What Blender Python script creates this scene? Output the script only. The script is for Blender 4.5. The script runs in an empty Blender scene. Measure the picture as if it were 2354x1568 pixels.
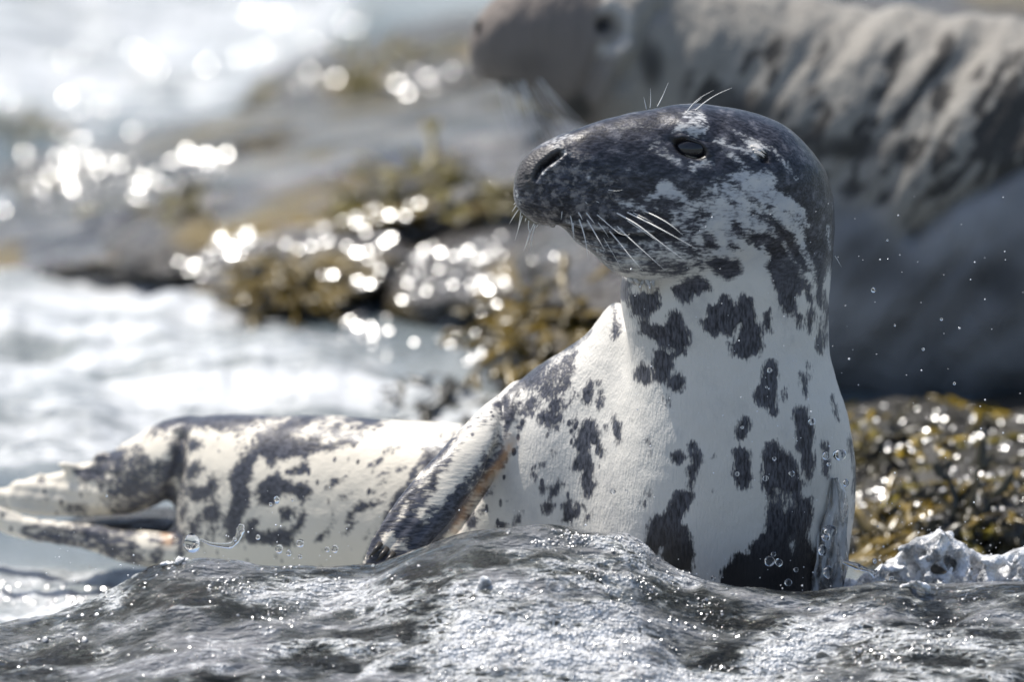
import bpy, bmesh, math, random
import numpy as np
from mathutils import Vector, Matrix

# ------------------------------------------------------------------ camera, sky, sun, exposure
scene = bpy.context.scene
COL = scene.collection
PITCH = math.radians(10.0)
DIST = 10.0
CZ = 1.960
CAM = np.array([0.0, -DIST * math.cos(PITCH), CZ])
SUN_DIR = Vector((-0.36, 0.17, 0.92)).normalized()      # towards the sun

cam_data = bpy.data.cameras.new('camera')
cam = bpy.data.objects.new('camera', cam_data)
COL.objects.link(cam)
cam.location = CAM
cam.rotation_euler = (math.radians(90.0) - PITCH, 0, 0)
cam_data.sensor_width = 36.0
cam_data.lens = 360.0
cam_data.clip_start = 0.1
cam_data.clip_end = 6000.0
cam_data.dof.use_dof = True
cam_data.dof.focus_distance = 9.97
cam_data.dof.aperture_fstop = 3.1
cam_data.dof.aperture_blades = 0
scene.camera = cam

world = bpy.data.worlds.new('World')
scene.world = world
world.use_nodes = True
wn = world.node_tree.nodes
wl = world.node_tree.links
sky_node = wn.new('ShaderNodeTexSky')
sky_node.sky_type = 'NISHITA'
sky_node.sun_disc = False
sky_node.sun_elevation = math.asin(SUN_DIR.z)
sky_node.sun_rotation = math.atan2(SUN_DIR.x, SUN_DIR.y)
sky_node.air_density = 1.0
sky_node.dust_density = 2.0
wn['Background'].inputs[1].default_value = 0.13
wl.new(sky_node.outputs[0], wn['Background'].inputs[0])

sun_data = bpy.data.lights.new('sun', 'SUN')
sun_data.energy = 4.8
sun_data.angle = math.radians(0.53)
sun_data.color = (1.0, 0.95, 0.87)
sun = bpy.data.objects.new('sun', sun_data)
COL.objects.link(sun)
sun.rotation_euler = SUN_DIR.to_track_quat('Z', 'Y').to_euler()
sun.location = (-6, 2, 8)

scene.view_settings.view_transform = 'Standard'
scene.view_settings.look = 'None'
scene.view_settings.exposure = 0.14
scene.view_settings.gamma = 1.0
scene.cycles.use_denoising = True
scene.cycles.max_bounces = 8
scene.cycles.transparent_max_bounces = 12
scene.cycles.caustics_reflective = False
scene.cycles.caustics_refractive = False
scene.cycles.sample_clamp_indirect = 4.0

# ------------------------------------------------------------------ small helpers
random.seed(5)
RNG = np.random.default_rng(11)
PX = 1.0 / 2354.0
FV = np.array([0.0, math.cos(PITCH), -math.sin(PITCH)])
UV = np.array([0.0, math.sin(PITCH), math.cos(PITCH)])

def P(u, v, Y):
    """point on the vertical plane y = Y that lies along a sight line (u, v)"""
    u = np.asarray(u, float); v = np.asarray(v, float); Y = np.asarray(Y, float)
    a = (u - 1177.0) / 23540.0
    b = (784.0 - v) / 23540.0
    dy = FV[1] + b * UV[1]
    dz = FV[2] + b * UV[2]
    t = (Y - CAM[1]) / dy
    return np.stack(np.broadcast_arrays(CAM[0] + t * a, Y + 0 * t, CAM[2] + t * dz), -1)

def PROJ(p):
    q = np.asarray(p) - CAM
    d = q @ FV
    u = 1177.0 + q[..., 0] / d * 23540.0
    v = 784.0 - (q @ UV) / d * 23540.0
    return u, v

def pchip(xs, ys, x):
    """monotone cubic interpolation"""
    xs = np.asarray(xs, float); ys = np.asarray(ys, float)
    h = np.diff(xs); dl = np.diff(ys) / h
    m = np.zeros_like(xs)
    for i in range(1, len(xs) - 1):
        if dl[i - 1] * dl[i] > 0:
            w1 = 2 * h[i] + h[i - 1]; w2 = h[i] + 2 * h[i - 1]
            m[i] = (w1 + w2) / (w1 / dl[i - 1] + w2 / dl[i])
    m[0] = dl[0]; m[-1] = dl[-1]
    i = np.clip(np.searchsorted(xs, x) - 1, 0, len(xs) - 2)
    t = (x - xs[i]) / h[i]
    return ((2*t**3 - 3*t**2 + 1) * ys[i] + (t**3 - 2*t**2 + t) * h[i] * m[i]
            + (-2*t**3 + 3*t**2) * ys[i + 1] + (t**3 - t**2) * h[i] * m[i + 1])

def sm(a, b, x):
    t = np.clip((x - a) / (b - a), 0, 1)
    return t * t * (3 - 2 * t)

# value noise on arrays -------------------------------------------------
_tab = RNG.random((64, 64, 64)).astype(np.float32)
def vnoise(p):
    p = np.asarray(p, float)
    i = np.floor(p).astype(int); f = p - i
    f = f * f * (3 - 2 * f)
    i0 = i & 63; i1 = (i + 1) & 63
    x0, y0, z0 = i0[..., 0], i0[..., 1], i0[..., 2]
    x1, y1, z1 = i1[..., 0], i1[..., 1], i1[..., 2]
    fx, fy, fz = f[..., 0], f[..., 1], f[..., 2]
    a = _tab[x0, y0, z0] * (1 - fx) + _tab[x1, y0, z0] * fx
    b = _tab[x0, y1, z0] * (1 - fx) + _tab[x1, y1, z0] * fx
    c = _tab[x0, y0, z1] * (1 - fx) + _tab[x1, y0, z1] * fx
    d = _tab[x0, y1, z1] * (1 - fx) + _tab[x1, y1, z1] * fx
    return (a * (1 - fy) + b * fy) * (1 - fz) + (c * (1 - fy) + d * fy) * fz
def fbm(p, octaves=4, gain=0.5):
    p = np.asarray(p, float); s = 0; a = 1; n = 0
    for o in range(octaves):
        s = s + a * (vnoise(p * 2.0**o + 17.3 * o) - 0.5); n += a; a *= gain
    return s / n * 2.0

def tag(o, label=None, cat=None, group=None, kind=None):
    if label: o['label'] = label
    if cat: o['category'] = cat
    if group: o['group'] = group
    if kind: o['kind'] = kind
    return o

def mesh_obj(name, verts, faces, mat=None, parent=None, smooth=True):
    me = bpy.data.meshes.new(name)
    me.from_pydata([tuple(map(float, v)) for v in verts], [], [tuple(map(int, f)) for f in faces])
    if smooth:
        me.polygons.foreach_set('use_smooth', [True] * len(me.polygons))
    me.update()
    o = bpy.data.objects.new(name, me)
    COL.objects.link(o)
    if mat: me.materials.append(mat)
    if parent is not None: o.parent = parent
    return o

def empty(name, loc=(0, 0, 0)):
    o = bpy.data.objects.new(name, None)
    COL.objects.link(o)
    o.location = loc
    return o

def loft(rings):
    """closed surface over rings (m, n, 3), capped with fans"""
    rings = np.asarray(rings); m, n, _ = rings.shape
    v = [tuple(p) for r in rings for p in r]
    f = []
    for i in range(m - 1):
        for j in range(n):
            k = (j + 1) % n
            f.append((i*n + j, i*n + k, (i+1)*n + k, (i+1)*n + j))
    a = len(v); v.append(tuple(rings[0].mean(0))); v.append(tuple(rings[-1].mean(0)))
    for j in range(n):
        k = (j + 1) % n
        f.append((a, k, j)); f.append((a + 1, (m-1)*n + j, (m-1)*n + k))
    return v, f

def join(parts):
    V = []; F = []
    for v, f in parts:
        o = len(V); V += list(v); F += [tuple(i + o for i in q) for q in f]
    return V, F

def remesh(vf, size):
    me = bpy.data.meshes.new('tmp'); me.from_pydata(vf[0], [], vf[1]); me.update()
    o = bpy.data.objects.new('tmp', me); COL.objects.link(o)
    md = o.modifiers.new('r', 'REMESH'); md.mode = 'VOXEL'; md.voxel_size = size
    dg = bpy.context.evaluated_depsgraph_get(); dg.update()
    e = o.evaluated_get(dg); m2 = bpy.data.meshes.new_from_object(e)
    bpy.data.objects.remove(o); bpy.data.meshes.remove(me)
    return m2

def arr(me):
    a = np.empty(len(me.vertices) * 3); me.vertices.foreach_get('co', a)
    return a.reshape(-1, 3)
def edges_of(me):
    e = np.empty(len(me.edges) * 2, int); me.edges.foreach_get('vertices', e)
    return e.reshape(-1, 2)
def laplace(co, E, it, w=0.5):
    n = len(co)
    deg = np.bincount(E.ravel(), minlength=n)[:, None]
    w = np.asarray(w)
    w = w[:, None] if w.ndim else w
    for _ in range(it):
        s = np.empty_like(co)
        for k in range(3):
            s[:, k] = (np.bincount(E[:, 0], co[E[:, 1], k], n) + np.bincount(E[:, 1], co[E[:, 0], k], n))
        co = co + w * (s / np.maximum(deg, 1) - co)
    return co
def smooth_scalar(x, E, it):
    n = len(x); deg = np.bincount(E.ravel(), minlength=n)
    for _ in range(it):
        s = np.bincount(E[:, 0], x[E[:, 1]], n) + np.bincount(E[:, 1], x[E[:, 0]], n)
        x = 0.5 * x + 0.5 * s / np.maximum(deg, 1)
    return x
def set_co(me, co):
    me.vertices.foreach_set('co', np.ascontiguousarray(co, dtype=np.float32).ravel()); me.update()
def normals(me):
    a = np.empty(len(me.vertices) * 3, dtype=np.float32)
    me.vertices.foreach_get('normal', a)
    return a.reshape(-1, 3).astype(float)
def quads_vf(me):
    return ([tuple(v.co) for v in me.vertices], [tuple(p.vertices) for p in me.polygons])
def fattr(me, name, x):
    a = me.attributes.new(name, 'FLOAT', 'POINT')
    a.data.foreach_set('value', np.ascontiguousarray(x, dtype=np.float32))

def se(c, p):
    return np.sign(c) * np.abs(c) ** p

def loft_u(tab, nr=60, n=56, p=1.0, end=(0, 0)):
    """rings at constant u: rows (u, top v, bottom v, centre depth, half depth px)"""
    t = np.array(tab, float)
    s = np.linspace(0, 1, nr)
    s = 0.5 - 0.5 * np.cos(np.pi * s)
    us = t[0, 0] + (t[-1, 0] - t[0, 0]) * s
    sg = 1 if t[-1, 0] > t[0, 0] else -1
    g = lambda c: pchip(sg * t[:, 0], t[:, c], sg * us)
    top, bot, yc, w = g(1), g(2), g(3), g(4) * PX
    th = np.linspace(0, 2*np.pi, n, endpoint=False)
    c, s_ = se(np.cos(th), p), se(np.sin(th), p)
    R = []
    for i in range(nr):
        R.append(P(us[i] + 0*th, (top[i]+bot[i])/2 + (bot[i]-top[i])/2*c, yc[i] + w[i]*s_))
    return loft(R)

def loft_v(tab, nr=60, n=56, p=1.0):
    """rings at constant v: rows (v, left u, right u, centre depth, half depth px)"""
    t = np.array(tab, float)
    vs = np.linspace(t[0, 0], t[-1, 0], nr)
    g = lambda c: pchip(t[:, 0], t[:, c], vs)
    L, R_, yc, w = g(1), g(2), g(3), g(4) * PX
    th = np.linspace(0, 2*np.pi, n, endpoint=False)
    c, s_ = se(np.cos(th), p), se(np.sin(th), p)
    R = []
    for i in range(nr):
        R.append(P((L[i]+R_[i])/2 + (R_[i]-L[i])/2*c, vs[i] + 0*th, yc[i] + w[i]*s_))
    return loft(R)

def loft_path(tab, nr=40, n=32):
    """tapered flattened limb: rows (u, v, Y, half width px in the picture plane, half thickness px)"""
    t = np.array(tab, float)
    k = np.arange(len(t)); s = np.linspace(0, len(t) - 1, nr)
    q = np.stack([pchip(k, t[:, c], s) for c in range(5)], 1)
    C = P(q[:, 0], q[:, 1], q[:, 2])
    T = np.gradient(C, axis=0); T /= np.linalg.norm(T, axis=1)[:, None]
    th = np.linspace(0, 2*np.pi, n, endpoint=False)
    R = []
    for i in range(nr):
        B = FV - T[i] * (FV @ T[i]); B /= np.linalg.norm(B)
        N = np.cross(T[i], B)
        R.append(C[i] + q[i, 3]*PX*np.cos(th)[:, None]*N + q[i, 4]*PX*np.sin(th)[:, None]*B)
    return loft(R)

def tube(pts, radii, n=6):
    pts = np.asarray(pts, float); m = len(pts)
    T = np.gradient(pts, axis=0); T /= np.linalg.norm(T, axis=1)[:, None]
    th = np.linspace(0, 2*np.pi, n, endpoint=False)
    R = []
    for i in range(m):
        a = np.cross(T[i], [0.31, 0.2, 0.93]); a /= np.linalg.norm(a); b = np.cross(T[i], a)
        R.append(pts[i] + radii[i] * (np.cos(th)[:, None]*a + np.sin(th)[:, None]*b))
    return loft(R)

# node helpers ----------------------------------------------------------
class NT:
    def __init__(self, name):
        self.m = bpy.data.materials.new(name); self.m.use_nodes = True
        self.t = self.m.node_tree; self.N = self.t.nodes; self.L = self.t.links
        self.bsdf = self.N['Principled BSDF']; self.out = self.N['Material Output']
    def n(self, t, **kw):
        x = self.N.new(t)
        for k, v in kw.items(): setattr(x, k, v)
        return x
    def link(self, a, b): self.L.new(a, b)
    def put(self, sock, v):
        if hasattr(v, 'is_output') or isinstance(v, bpy.types.NodeSocket): self.link(v, sock)
        else: sock.default_value = v
    def math(self, op, a, b=0.0, c=0.0, clamp=False):
        x = self.n('ShaderNodeMath', operation=op, use_clamp=clamp)
        for i, q in enumerate((a, b, c)):
            if i < len(x.inputs): self.put(x.inputs[i], q)
        return x.outputs[0]
    def ramp(self, x, a, b, lo=0.0, hi=1.0, smooth=True):
        r = self.n('ShaderNodeMapRange', interpolation_type='SMOOTHSTEP' if smooth else 'LINEAR')
        self.put(r.inputs[0], x); self.put(r.inputs[1], a); self.put(r.inputs[2], b)
        self.put(r.inputs[3], lo); self.put(r.inputs[4], hi)
        return r.outputs[0]
    def mix(self, f, a, b):
        x = self.n('ShaderNodeMix', data_type='RGBA')
        self.put(x.inputs[0], f); self.put(x.inputs[6], a); self.put(x.inputs[7], b)
        return x.outputs[2]
    def attr(self, name, vec=False):
        x = self.n('ShaderNodeAttribute', attribute_name=name)
        return x.outputs['Vector'] if vec else x.outputs['Fac']
    def obj(self):
        return self.n('ShaderNodeTexCoord').outputs['Object']
    def mapping(self, vec, scale=(1, 1, 1), rot=(0, 0, 0), loc=(0, 0, 0)):
        x = self.n('ShaderNodeMapping'); self.link(vec, x.inputs[0])
        x.inputs['Scale'].default_value = scale; x.inputs['Rotation'].default_value = rot
        x.inputs['Location'].default_value = loc
        return x.outputs[0]
    def noise(self, vec, scale, detail=3.0, rough=0.5, dist=0.0):
        x = self.n('ShaderNodeTexNoise'); self.link(vec, x.inputs['Vector'])
        x.inputs['Scale'].default_value = scale; x.inputs['Detail'].default_value = detail
        x.inputs['Roughness'].default_value = rough; x.inputs['Distortion'].default_value = dist
        return x.outputs['Fac']
    def voro(self, vec, scale, feature='F1', out='Distance', rnd=1.0):
        x = self.n('ShaderNodeTexVoronoi', feature=feature); self.link(vec, x.inputs['Vector'])
        x.inputs['Scale'].default_value = scale; x.inputs['Randomness'].default_value = rnd
        return x.outputs[out]
    def bump(self, h, dist, strength=1.0, prev=None):
        x = self.n('ShaderNodeBump'); self.link(h, x.inputs['Height'])
        x.inputs['Distance'].default_value = dist; self.put(x.inputs['Strength'], strength)
        if prev is not None: self.link(prev, x.inputs['Normal'])
        return x.outputs[0]
    def set(self, **kw):
        for k, v in kw.items(): self.put(self.bsdf.inputs[k.replace('_', ' ')], v)

def simple_mat(name, col, rough=0.5, **kw):
    t = NT(name)
    t.set(Base_Color=(*col, 1), Roughness=rough)
    for k, v in kw.items(): t.bsdf.inputs[k.replace('_', ' ')].default_value = v
    return t.m
# ================================================================== the spotted seal
Y_HEAD = [(1180, -.050), (1300, -.038), (1450, -.020), (1600, 0.0), (1750, .018), (1922, .035)]
yh = lambda u: pchip([a for a, b in Y_HEAD], [b for a, b in Y_HEAD], np.asarray(u, float))
head_rows = [(1179, 436, 439, 4), (1184, 407, 466, 30), (1193, 380, 482, 44), (1207, 359, 496, 56), (1227, 341, 510, 67),
    (1257, 323, 521, 80), (1290, 309, 530, 92), (1320, 298, 557, 99), (1360, 283, 581, 106), (1402, 270, 620, 113),
    (1450, 258, 644, 124), (1500, 249, 656, 138), (1550, 240, 662, 152), (1590, 237, 663, 161), (1650, 242, 662, 172),
    (1708, 252, 655, 178), (1761, 268, 642, 178), (1804, 287, 622, 170), (1843, 320, 602, 150), (1871, 352, 588, 126),
    (1893, 384, 574, 97), (1910, 423, 558, 64), (1919, 469, 538, 32), (1922, 512, 520, 4)]
head = loft_u([(u, t, b, float(yh(u)), w) for u, t, b, w in head_rows], nr=90, n=72, p=0.93)
neck_rows = [(440, 1650, 1908, .030, 110), (480, 1570, 1919, .030, 140), (522, 1505, 1923, .030, 155), (576, 1452, 1921, .030, 162),
    (629, 1424, 1916, .032, 165), (682, 1422, 1912, .034, 166), (721, 1428, 1909, .036, 167), (780, 1440, 1905, .040, 170),
    (850, 1450, 1915, .044, 180), (900, 1443, 1930, .046, 190), (950, 1422, 1948, .048, 200), (1010, 1395, 1960, .052, 212),
    (1080, 1370, 1968, .056, 220), (1150, 1345, 1967, .060, 225), (1230, 1330, 1957, .062, 226), (1300, 1325, 1946, .064, 224),
    (1365, 1320, 1936, .066, 220), (1460, 1320, 1925, .066, 215)]
neck = loft_v(neck_rows, nr=70, n=72)
shoulder = loft_u([(1680, 900, 1450, .10, 120), (1600, 830, 1455, .105, 165), (1520, 760, 1460, .11, 180), (1460, 715, 1460, .115, 180),
    (1420, 684, 1460, .118, 172), (1400, 690, 1460, .12, 170), (1375, 735, 1460, .122, 172), (1340, 770, 1460, .125, 178),
    (1300, 797, 1460, .128, 185), (1240, 830, 1460, .132, 190), (1180, 874, 1455, .138, 180), (1138, 925, 1450, .142, 160),
    (1100, 962, 1445, .146, 135), (1060, 1005, 1440, .15, 100), (1030, 1070, 1430, .152, 60), (1015, 1200, 1300, .153, 8)][::-1], nr=70, n=64, p=0.95)
rear = loft_u([(378, 1150, 1180, .40, 8), (385, 1080, 1255, .40, 60), (400, 1003, 1305, .395, 100), (420, 962, 1330, .39, 128), (450, 944, 1350, .385, 150),
    (500, 944, 1370, .37, 166), (600, 951, 1390, .345, 182), (700, 955, 1400, .32, 192), (800, 957, 1405, .30, 200),
    (900, 965, 1415, .28, 205), (1000, 970, 1420, .26, 205), (1100, 976, 1430, .24, 198), (1200, 985, 1440, .225, 180), (1300, 1010, 1450, .22, 130), (1340, 1100, 1400, .22, 40)], nr=70, n=64)
body_c = remesh(join([neck, shoulder, rear]), 0.007)
co = laplace(arr(body_c), edges_of(body_c), 9, 0.5)
u, v = PROJ(co)
# the breast rounds into the shoulder, the hips into the hind legs
co = laplace(co, edges_of(body_c), 90, 0.5*sm(820, 960, v)*sm(1080, 1200, u)*(1 - sm(1700, 1850, u)))
co = laplace(co, edges_of(body_c), 20, 0.5*sm(560, 440, u))
set_co(body_c, co)

flip = loft_path([(1225, 925, .125, 70, 66), (1150, 985, .098, 68, 60), (1090, 1045, .072, 66, 52), (1030, 1115, .048, 70, 44),
    (980, 1180, .03, 76, 36), (935, 1240, .015, 74, 28), (895, 1290, .006, 66, 20), (860, 1340, .0, 48, 13), (845, 1365, .0, 8, 4)])
hindA = loft_path([(520, 1045, .38, 80, 90), (430, 1050, .395, 100, 100), (345, 1080, .41, 88, 84), (280, 1108, .42, 79, 64), (194, 1127, .43, 66, 44),
    (110, 1141, .435, 55, 34), (62, 1143, .435, 50, 28), (34, 1144, .435, 40, 22), (16, 1145, .435, 24, 14), (8, 1145, .435, 6, 5)])
hindB = loft_path([(480, 1262, .36, 54, 52), (380, 1266, .365, 47, 46), (290, 1256, .37, 41, 38), (218, 1238, .375, 36, 30), (145, 1226, .38, 30, 24),
    (60, 1214, .385, 31, 20), (0, 1194, .385, 32, 18), (-60, 1178, .385, 30, 15), (-100, 1170, .385, 8, 5)])
hindC = loft_path([(260, 1100, .47, 30, 24), (150, 1118, .48, 38, 22), (60, 1140, .485, 34, 18), (0, 1150, .49, 34, 14), (-60, 1152, .49, 28, 10), (-85, 1152, .49, 6, 4)])
toes = [loft_path([(265, 1060, .425, 14, 14), (240, 1050, .418, 16, 14), (214, 1056, .418, 10, 9), (206, 1060, .418, 3, 3)], nr=14, n=16),
        loft_path([(190, 1085, .43, 16, 14), (152, 1074, .42, 17, 14), (134, 1068, .42, 9, 9), (128, 1066, .42, 3, 3)], nr=14, n=16),
        loft_path([(104, 1120, .44, 10, 10), (98, 1100, .435, 11, 10), (93, 1088, .435, 8, 7), (91, 1082, .435, 3, 3)], nr=14, n=16)]
seal_me = remesh(join([quads_vf(body_c), head, flip, hindA, hindB, hindC] + toes), 0.0026)
bpy.data.meshes.remove(body_c)
co = arr(seal_me); E = edges_of(seal_me)
u, v = PROJ(co)
near_jaw = sm(1380, 1430, u) * sm(640, 600, np.abs(v - 560) + 540) 
w = 0.35 + 0.2 * sm(700, 900, v)
co = laplace(co, E, 10, w)
# stronger smoothing where the back of the head runs into the neck
u, v = PROJ(co)
wj = sm(1560, 1700, u) * sm(360, 440, v) * (1 - sm(760, 860, v))
co = laplace(co, E, 60, 0.5 * wj)
u, v = PROJ(co)
co = laplace(co, E, 22, 0.5*sm(1408, 1450, u)*sm(590, 630, v)*(1 - sm(690, 720, v)))
set_co(seal_me, co)

# ---- relief of the head: eye socket, nostril, lips, ear, folds
def polysd(pts, u, v):
    """signed distance to a polygon, negative inside"""
    pts = np.asarray(pts, float); d = np.full(u.shape, 1e9); ins = np.zeros(u.shape, bool)
    n = len(pts)
    for i in range(n):
        a = pts[i]; b = pts[(i + 1) % n]
        e = b - a; wx = u - a[0]; wy = v - a[1]
        t = np.clip((wx*e[0] + wy*e[1]) / (e @ e + 1e-9), 0, 1)
        d = np.minimum(d, (wx - t*e[0])**2 + (wy - t*e[1])**2)
        if a[1] != b[1]:
            c = (a[1] > v) != (b[1] > v)
            ins ^= c & (u < (b[0]-a[0]) * (v - a[1]) / (b[1]-a[1]) + a[0])
    return np.where(ins, -1, 1) * np.sqrt(d)
def linesd(pts, u, v):
    """distance to a polyline and the side (positive below it)"""
    pts = np.asarray(pts, float); d = np.full(u.shape, 1e9); s = np.zeros(u.shape)
    for a, b in zip(pts[:-1], pts[1:]):
        e = b - a; wx = u - a[0]; wy = v - a[1]
        t = np.clip((wx*e[0] + wy*e[1]) / (e @ e), 0, 1)
        q = np.hypot(wx - t*e[0], wy - t*e[1]); c = e[0]*wy - e[1]*wx
        s = np.where(q < d, np.sign(c), s); d = np.minimum(d, q)
    return d, s
TR = dict(K1=(1170.2, 319.15, .16477), K2=(1474.2, 228.0, .19385), K3=(1291.8, 486.3, .14537), K4=(1550.2, 425.5, .26168),
          K5=(1352.6, 623.1, .25201), K6=(1428.6, 942.3, .28102), K7=(1018.3, 744.7, .31985), K8=(334.4, 927.1, .3099),
          C2=(835.9, 645.9, .5036), C3=(0.0, 911.9, .4842), D=(0.0, 0.0, 1.0))
def T(k, pts):
    a, b, s = TR[k]
    return [(a + s*x, b + s*y) for x, y in pts]

EYE_U, EYE_V, EYE_A = 1588.0, 340.0, math.radians(20)
NOSTRIL = T('K1', [(362, 566), (372, 510), (400, 430), (450, 360), (520, 300), (600, 235), (690, 185), (755, 190), (700, 250), (610, 315), (520, 375), (450, 435), (410, 500)])
MOUTH = [(1283, 517), (1300, 517), (1320, 522), (1343, 529), (1373, 535), (1408, 541), (1452, 544), (1488, 543), (1506, 539)]
nrm = normals(seal_me)
u, v = PROJ(co)
isnear = (nrm @ FV) < 0.25
d = np.zeros(len(co))
hz = (v < 700) & (u > 1150) & (u < 1960)
U, V = u[hz], v[hz]
dd = np.zeros(hz.sum())
a = (U - EYE_U)*math.cos(EYE_A) + (V - EYE_V)*math.sin(EYE_A)
b = -(U - EYE_U)*math.sin(EYE_A) + (V - EYE_V)*math.cos(EYE_A)
canth = np.exp(-((a + 40)/16)**2 - ((b + 3)/7)**2)
re = np.hypot(a / 35, np.where(b < 0, b / 18, b / 19))
dd += -.0075*(1 - sm(.8, 1.15, re)) + .0018*np.exp(-((re - 1.32)/.2)**2)*(0.3 + 0.9*(b < 0)) - .0035*np.exp(-(re/2.4)**2) - .004*canth
dd += .0045*np.exp(-((U-1585)/42)**2 - ((V-288)/20)**2)
dd += -.0020*np.exp(-((b + 27 + .004*a*a)/3.0)**2)*np.exp(-(a/34)**2)
sdn = polysd(NOSTRIL, U, V)
dd += -.015*sm(6, -8, sdn) + .0016*np.exp(-((sdn - 9)/6)**2)
dd += .0045*np.exp(-((U-1290)/55)**2 - ((V-468)/40)**2) + .003*np.exp(-((U-1380)/60)**2 - ((V-505)/25)**2)
for pts, dep, wd in ((T('K1', [(250, 530), (275, 610), (330, 770)]), .0022, 3.2), (T('K1', [(560, 580), (500, 680), (450, 790)]), .0022, 3.2),
                     (T('K1', [(560, 530), (700, 510), (930, 520)]), .0012, 2.2), (T('K1', [(540, 610), (680, 590), (850, 640)]), .0013, 2.4),
                     (T('K1', [(160, 550), (260, 540), (370, 560)]), .0012, 2.5)):
    q, s = linesd(pts, U, V); dd += -dep*np.exp(-(q/wd)**2)
q, s = linesd(MOUTH, U, V)
dd += -.008*np.exp(-(q/4.0)**2) + np.where(s > 0, -.005*np.exp(-(q/26)**2), .0022*np.exp(-((q-9)/9)**2))
for k, (x0, y0, x1, y1) in enumerate([(1340, 556, 1440, 566), (1350, 570, 1460, 585), (1380, 590, 1490, 600)]):
    q, s = linesd([(x0, y0), ((x0+x1)/2, (y0+y1)/2 + 4), (x1, y1)], U, V); dd += -.0022*np.exp(-(q/3.5)**2)
dd += -.007*np.exp(-((U-1757)/8)**2 - ((V-362)/11)**2) + .0028*np.exp(-((U-1742)/14)**2 - ((V-346)/9)**2)
d[hz] = dd
# soft irregularity of fat and muscle under the coat
d += .0035*fbm(co*np.array([9, 9, 5]), 2)*sm(640, 760, v) + .0007*fbm(co*70, 2)
# creases round the armpit and the flipper root
q, s = linesd(T('K7', [(420, 560), (440, 760), (400, 900), (370, 1000)]), u, v)
d += -.005*np.exp(-(q/14)**2)*(co[:, 1] < .2)
# webbing between the digits of the fore flipper
q1 = -(u - 1030)*.62 + (v - 1115)*.78
q2 = (u - 1030)*.78 + (v - 1115)*.62
fl = (q1 > 40) & (q1 < 260) & (np.abs(q2) < 85) & (co[:, 1] < .06)
d += fl*.0007*np.cos(q2/75*np.pi*4.5)*sm(40, 120, q1)
# rays of the hind flippers and folds of skin at the ankle
hf = sm(330, 230, u)*(v > 1000)
d += -.0012*hf*np.abs(np.sin((v - .12*u)*.105))**3 - .0006*hf*np.abs(np.sin((u + .5*v)*.075))**6
q, s = linesd(T('C3', [(850, 180), (835, 330), (800, 470), (790, 600)]), u, v); d += -.009*np.exp(-(q/13)**2)
# deep fold along the inner edge of the fore flipper
q, s = linesd([(1150, 1030), (1138, 1064), (1118, 1109), (1080, 1165), (1047, 1212), (1000, 1262)], u, v)
d += -.010*np.exp(-(q/9)**2)*(co[:, 1] < .2)
co = co + nrm*d[:, None]
set_co(seal_me, co)

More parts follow.
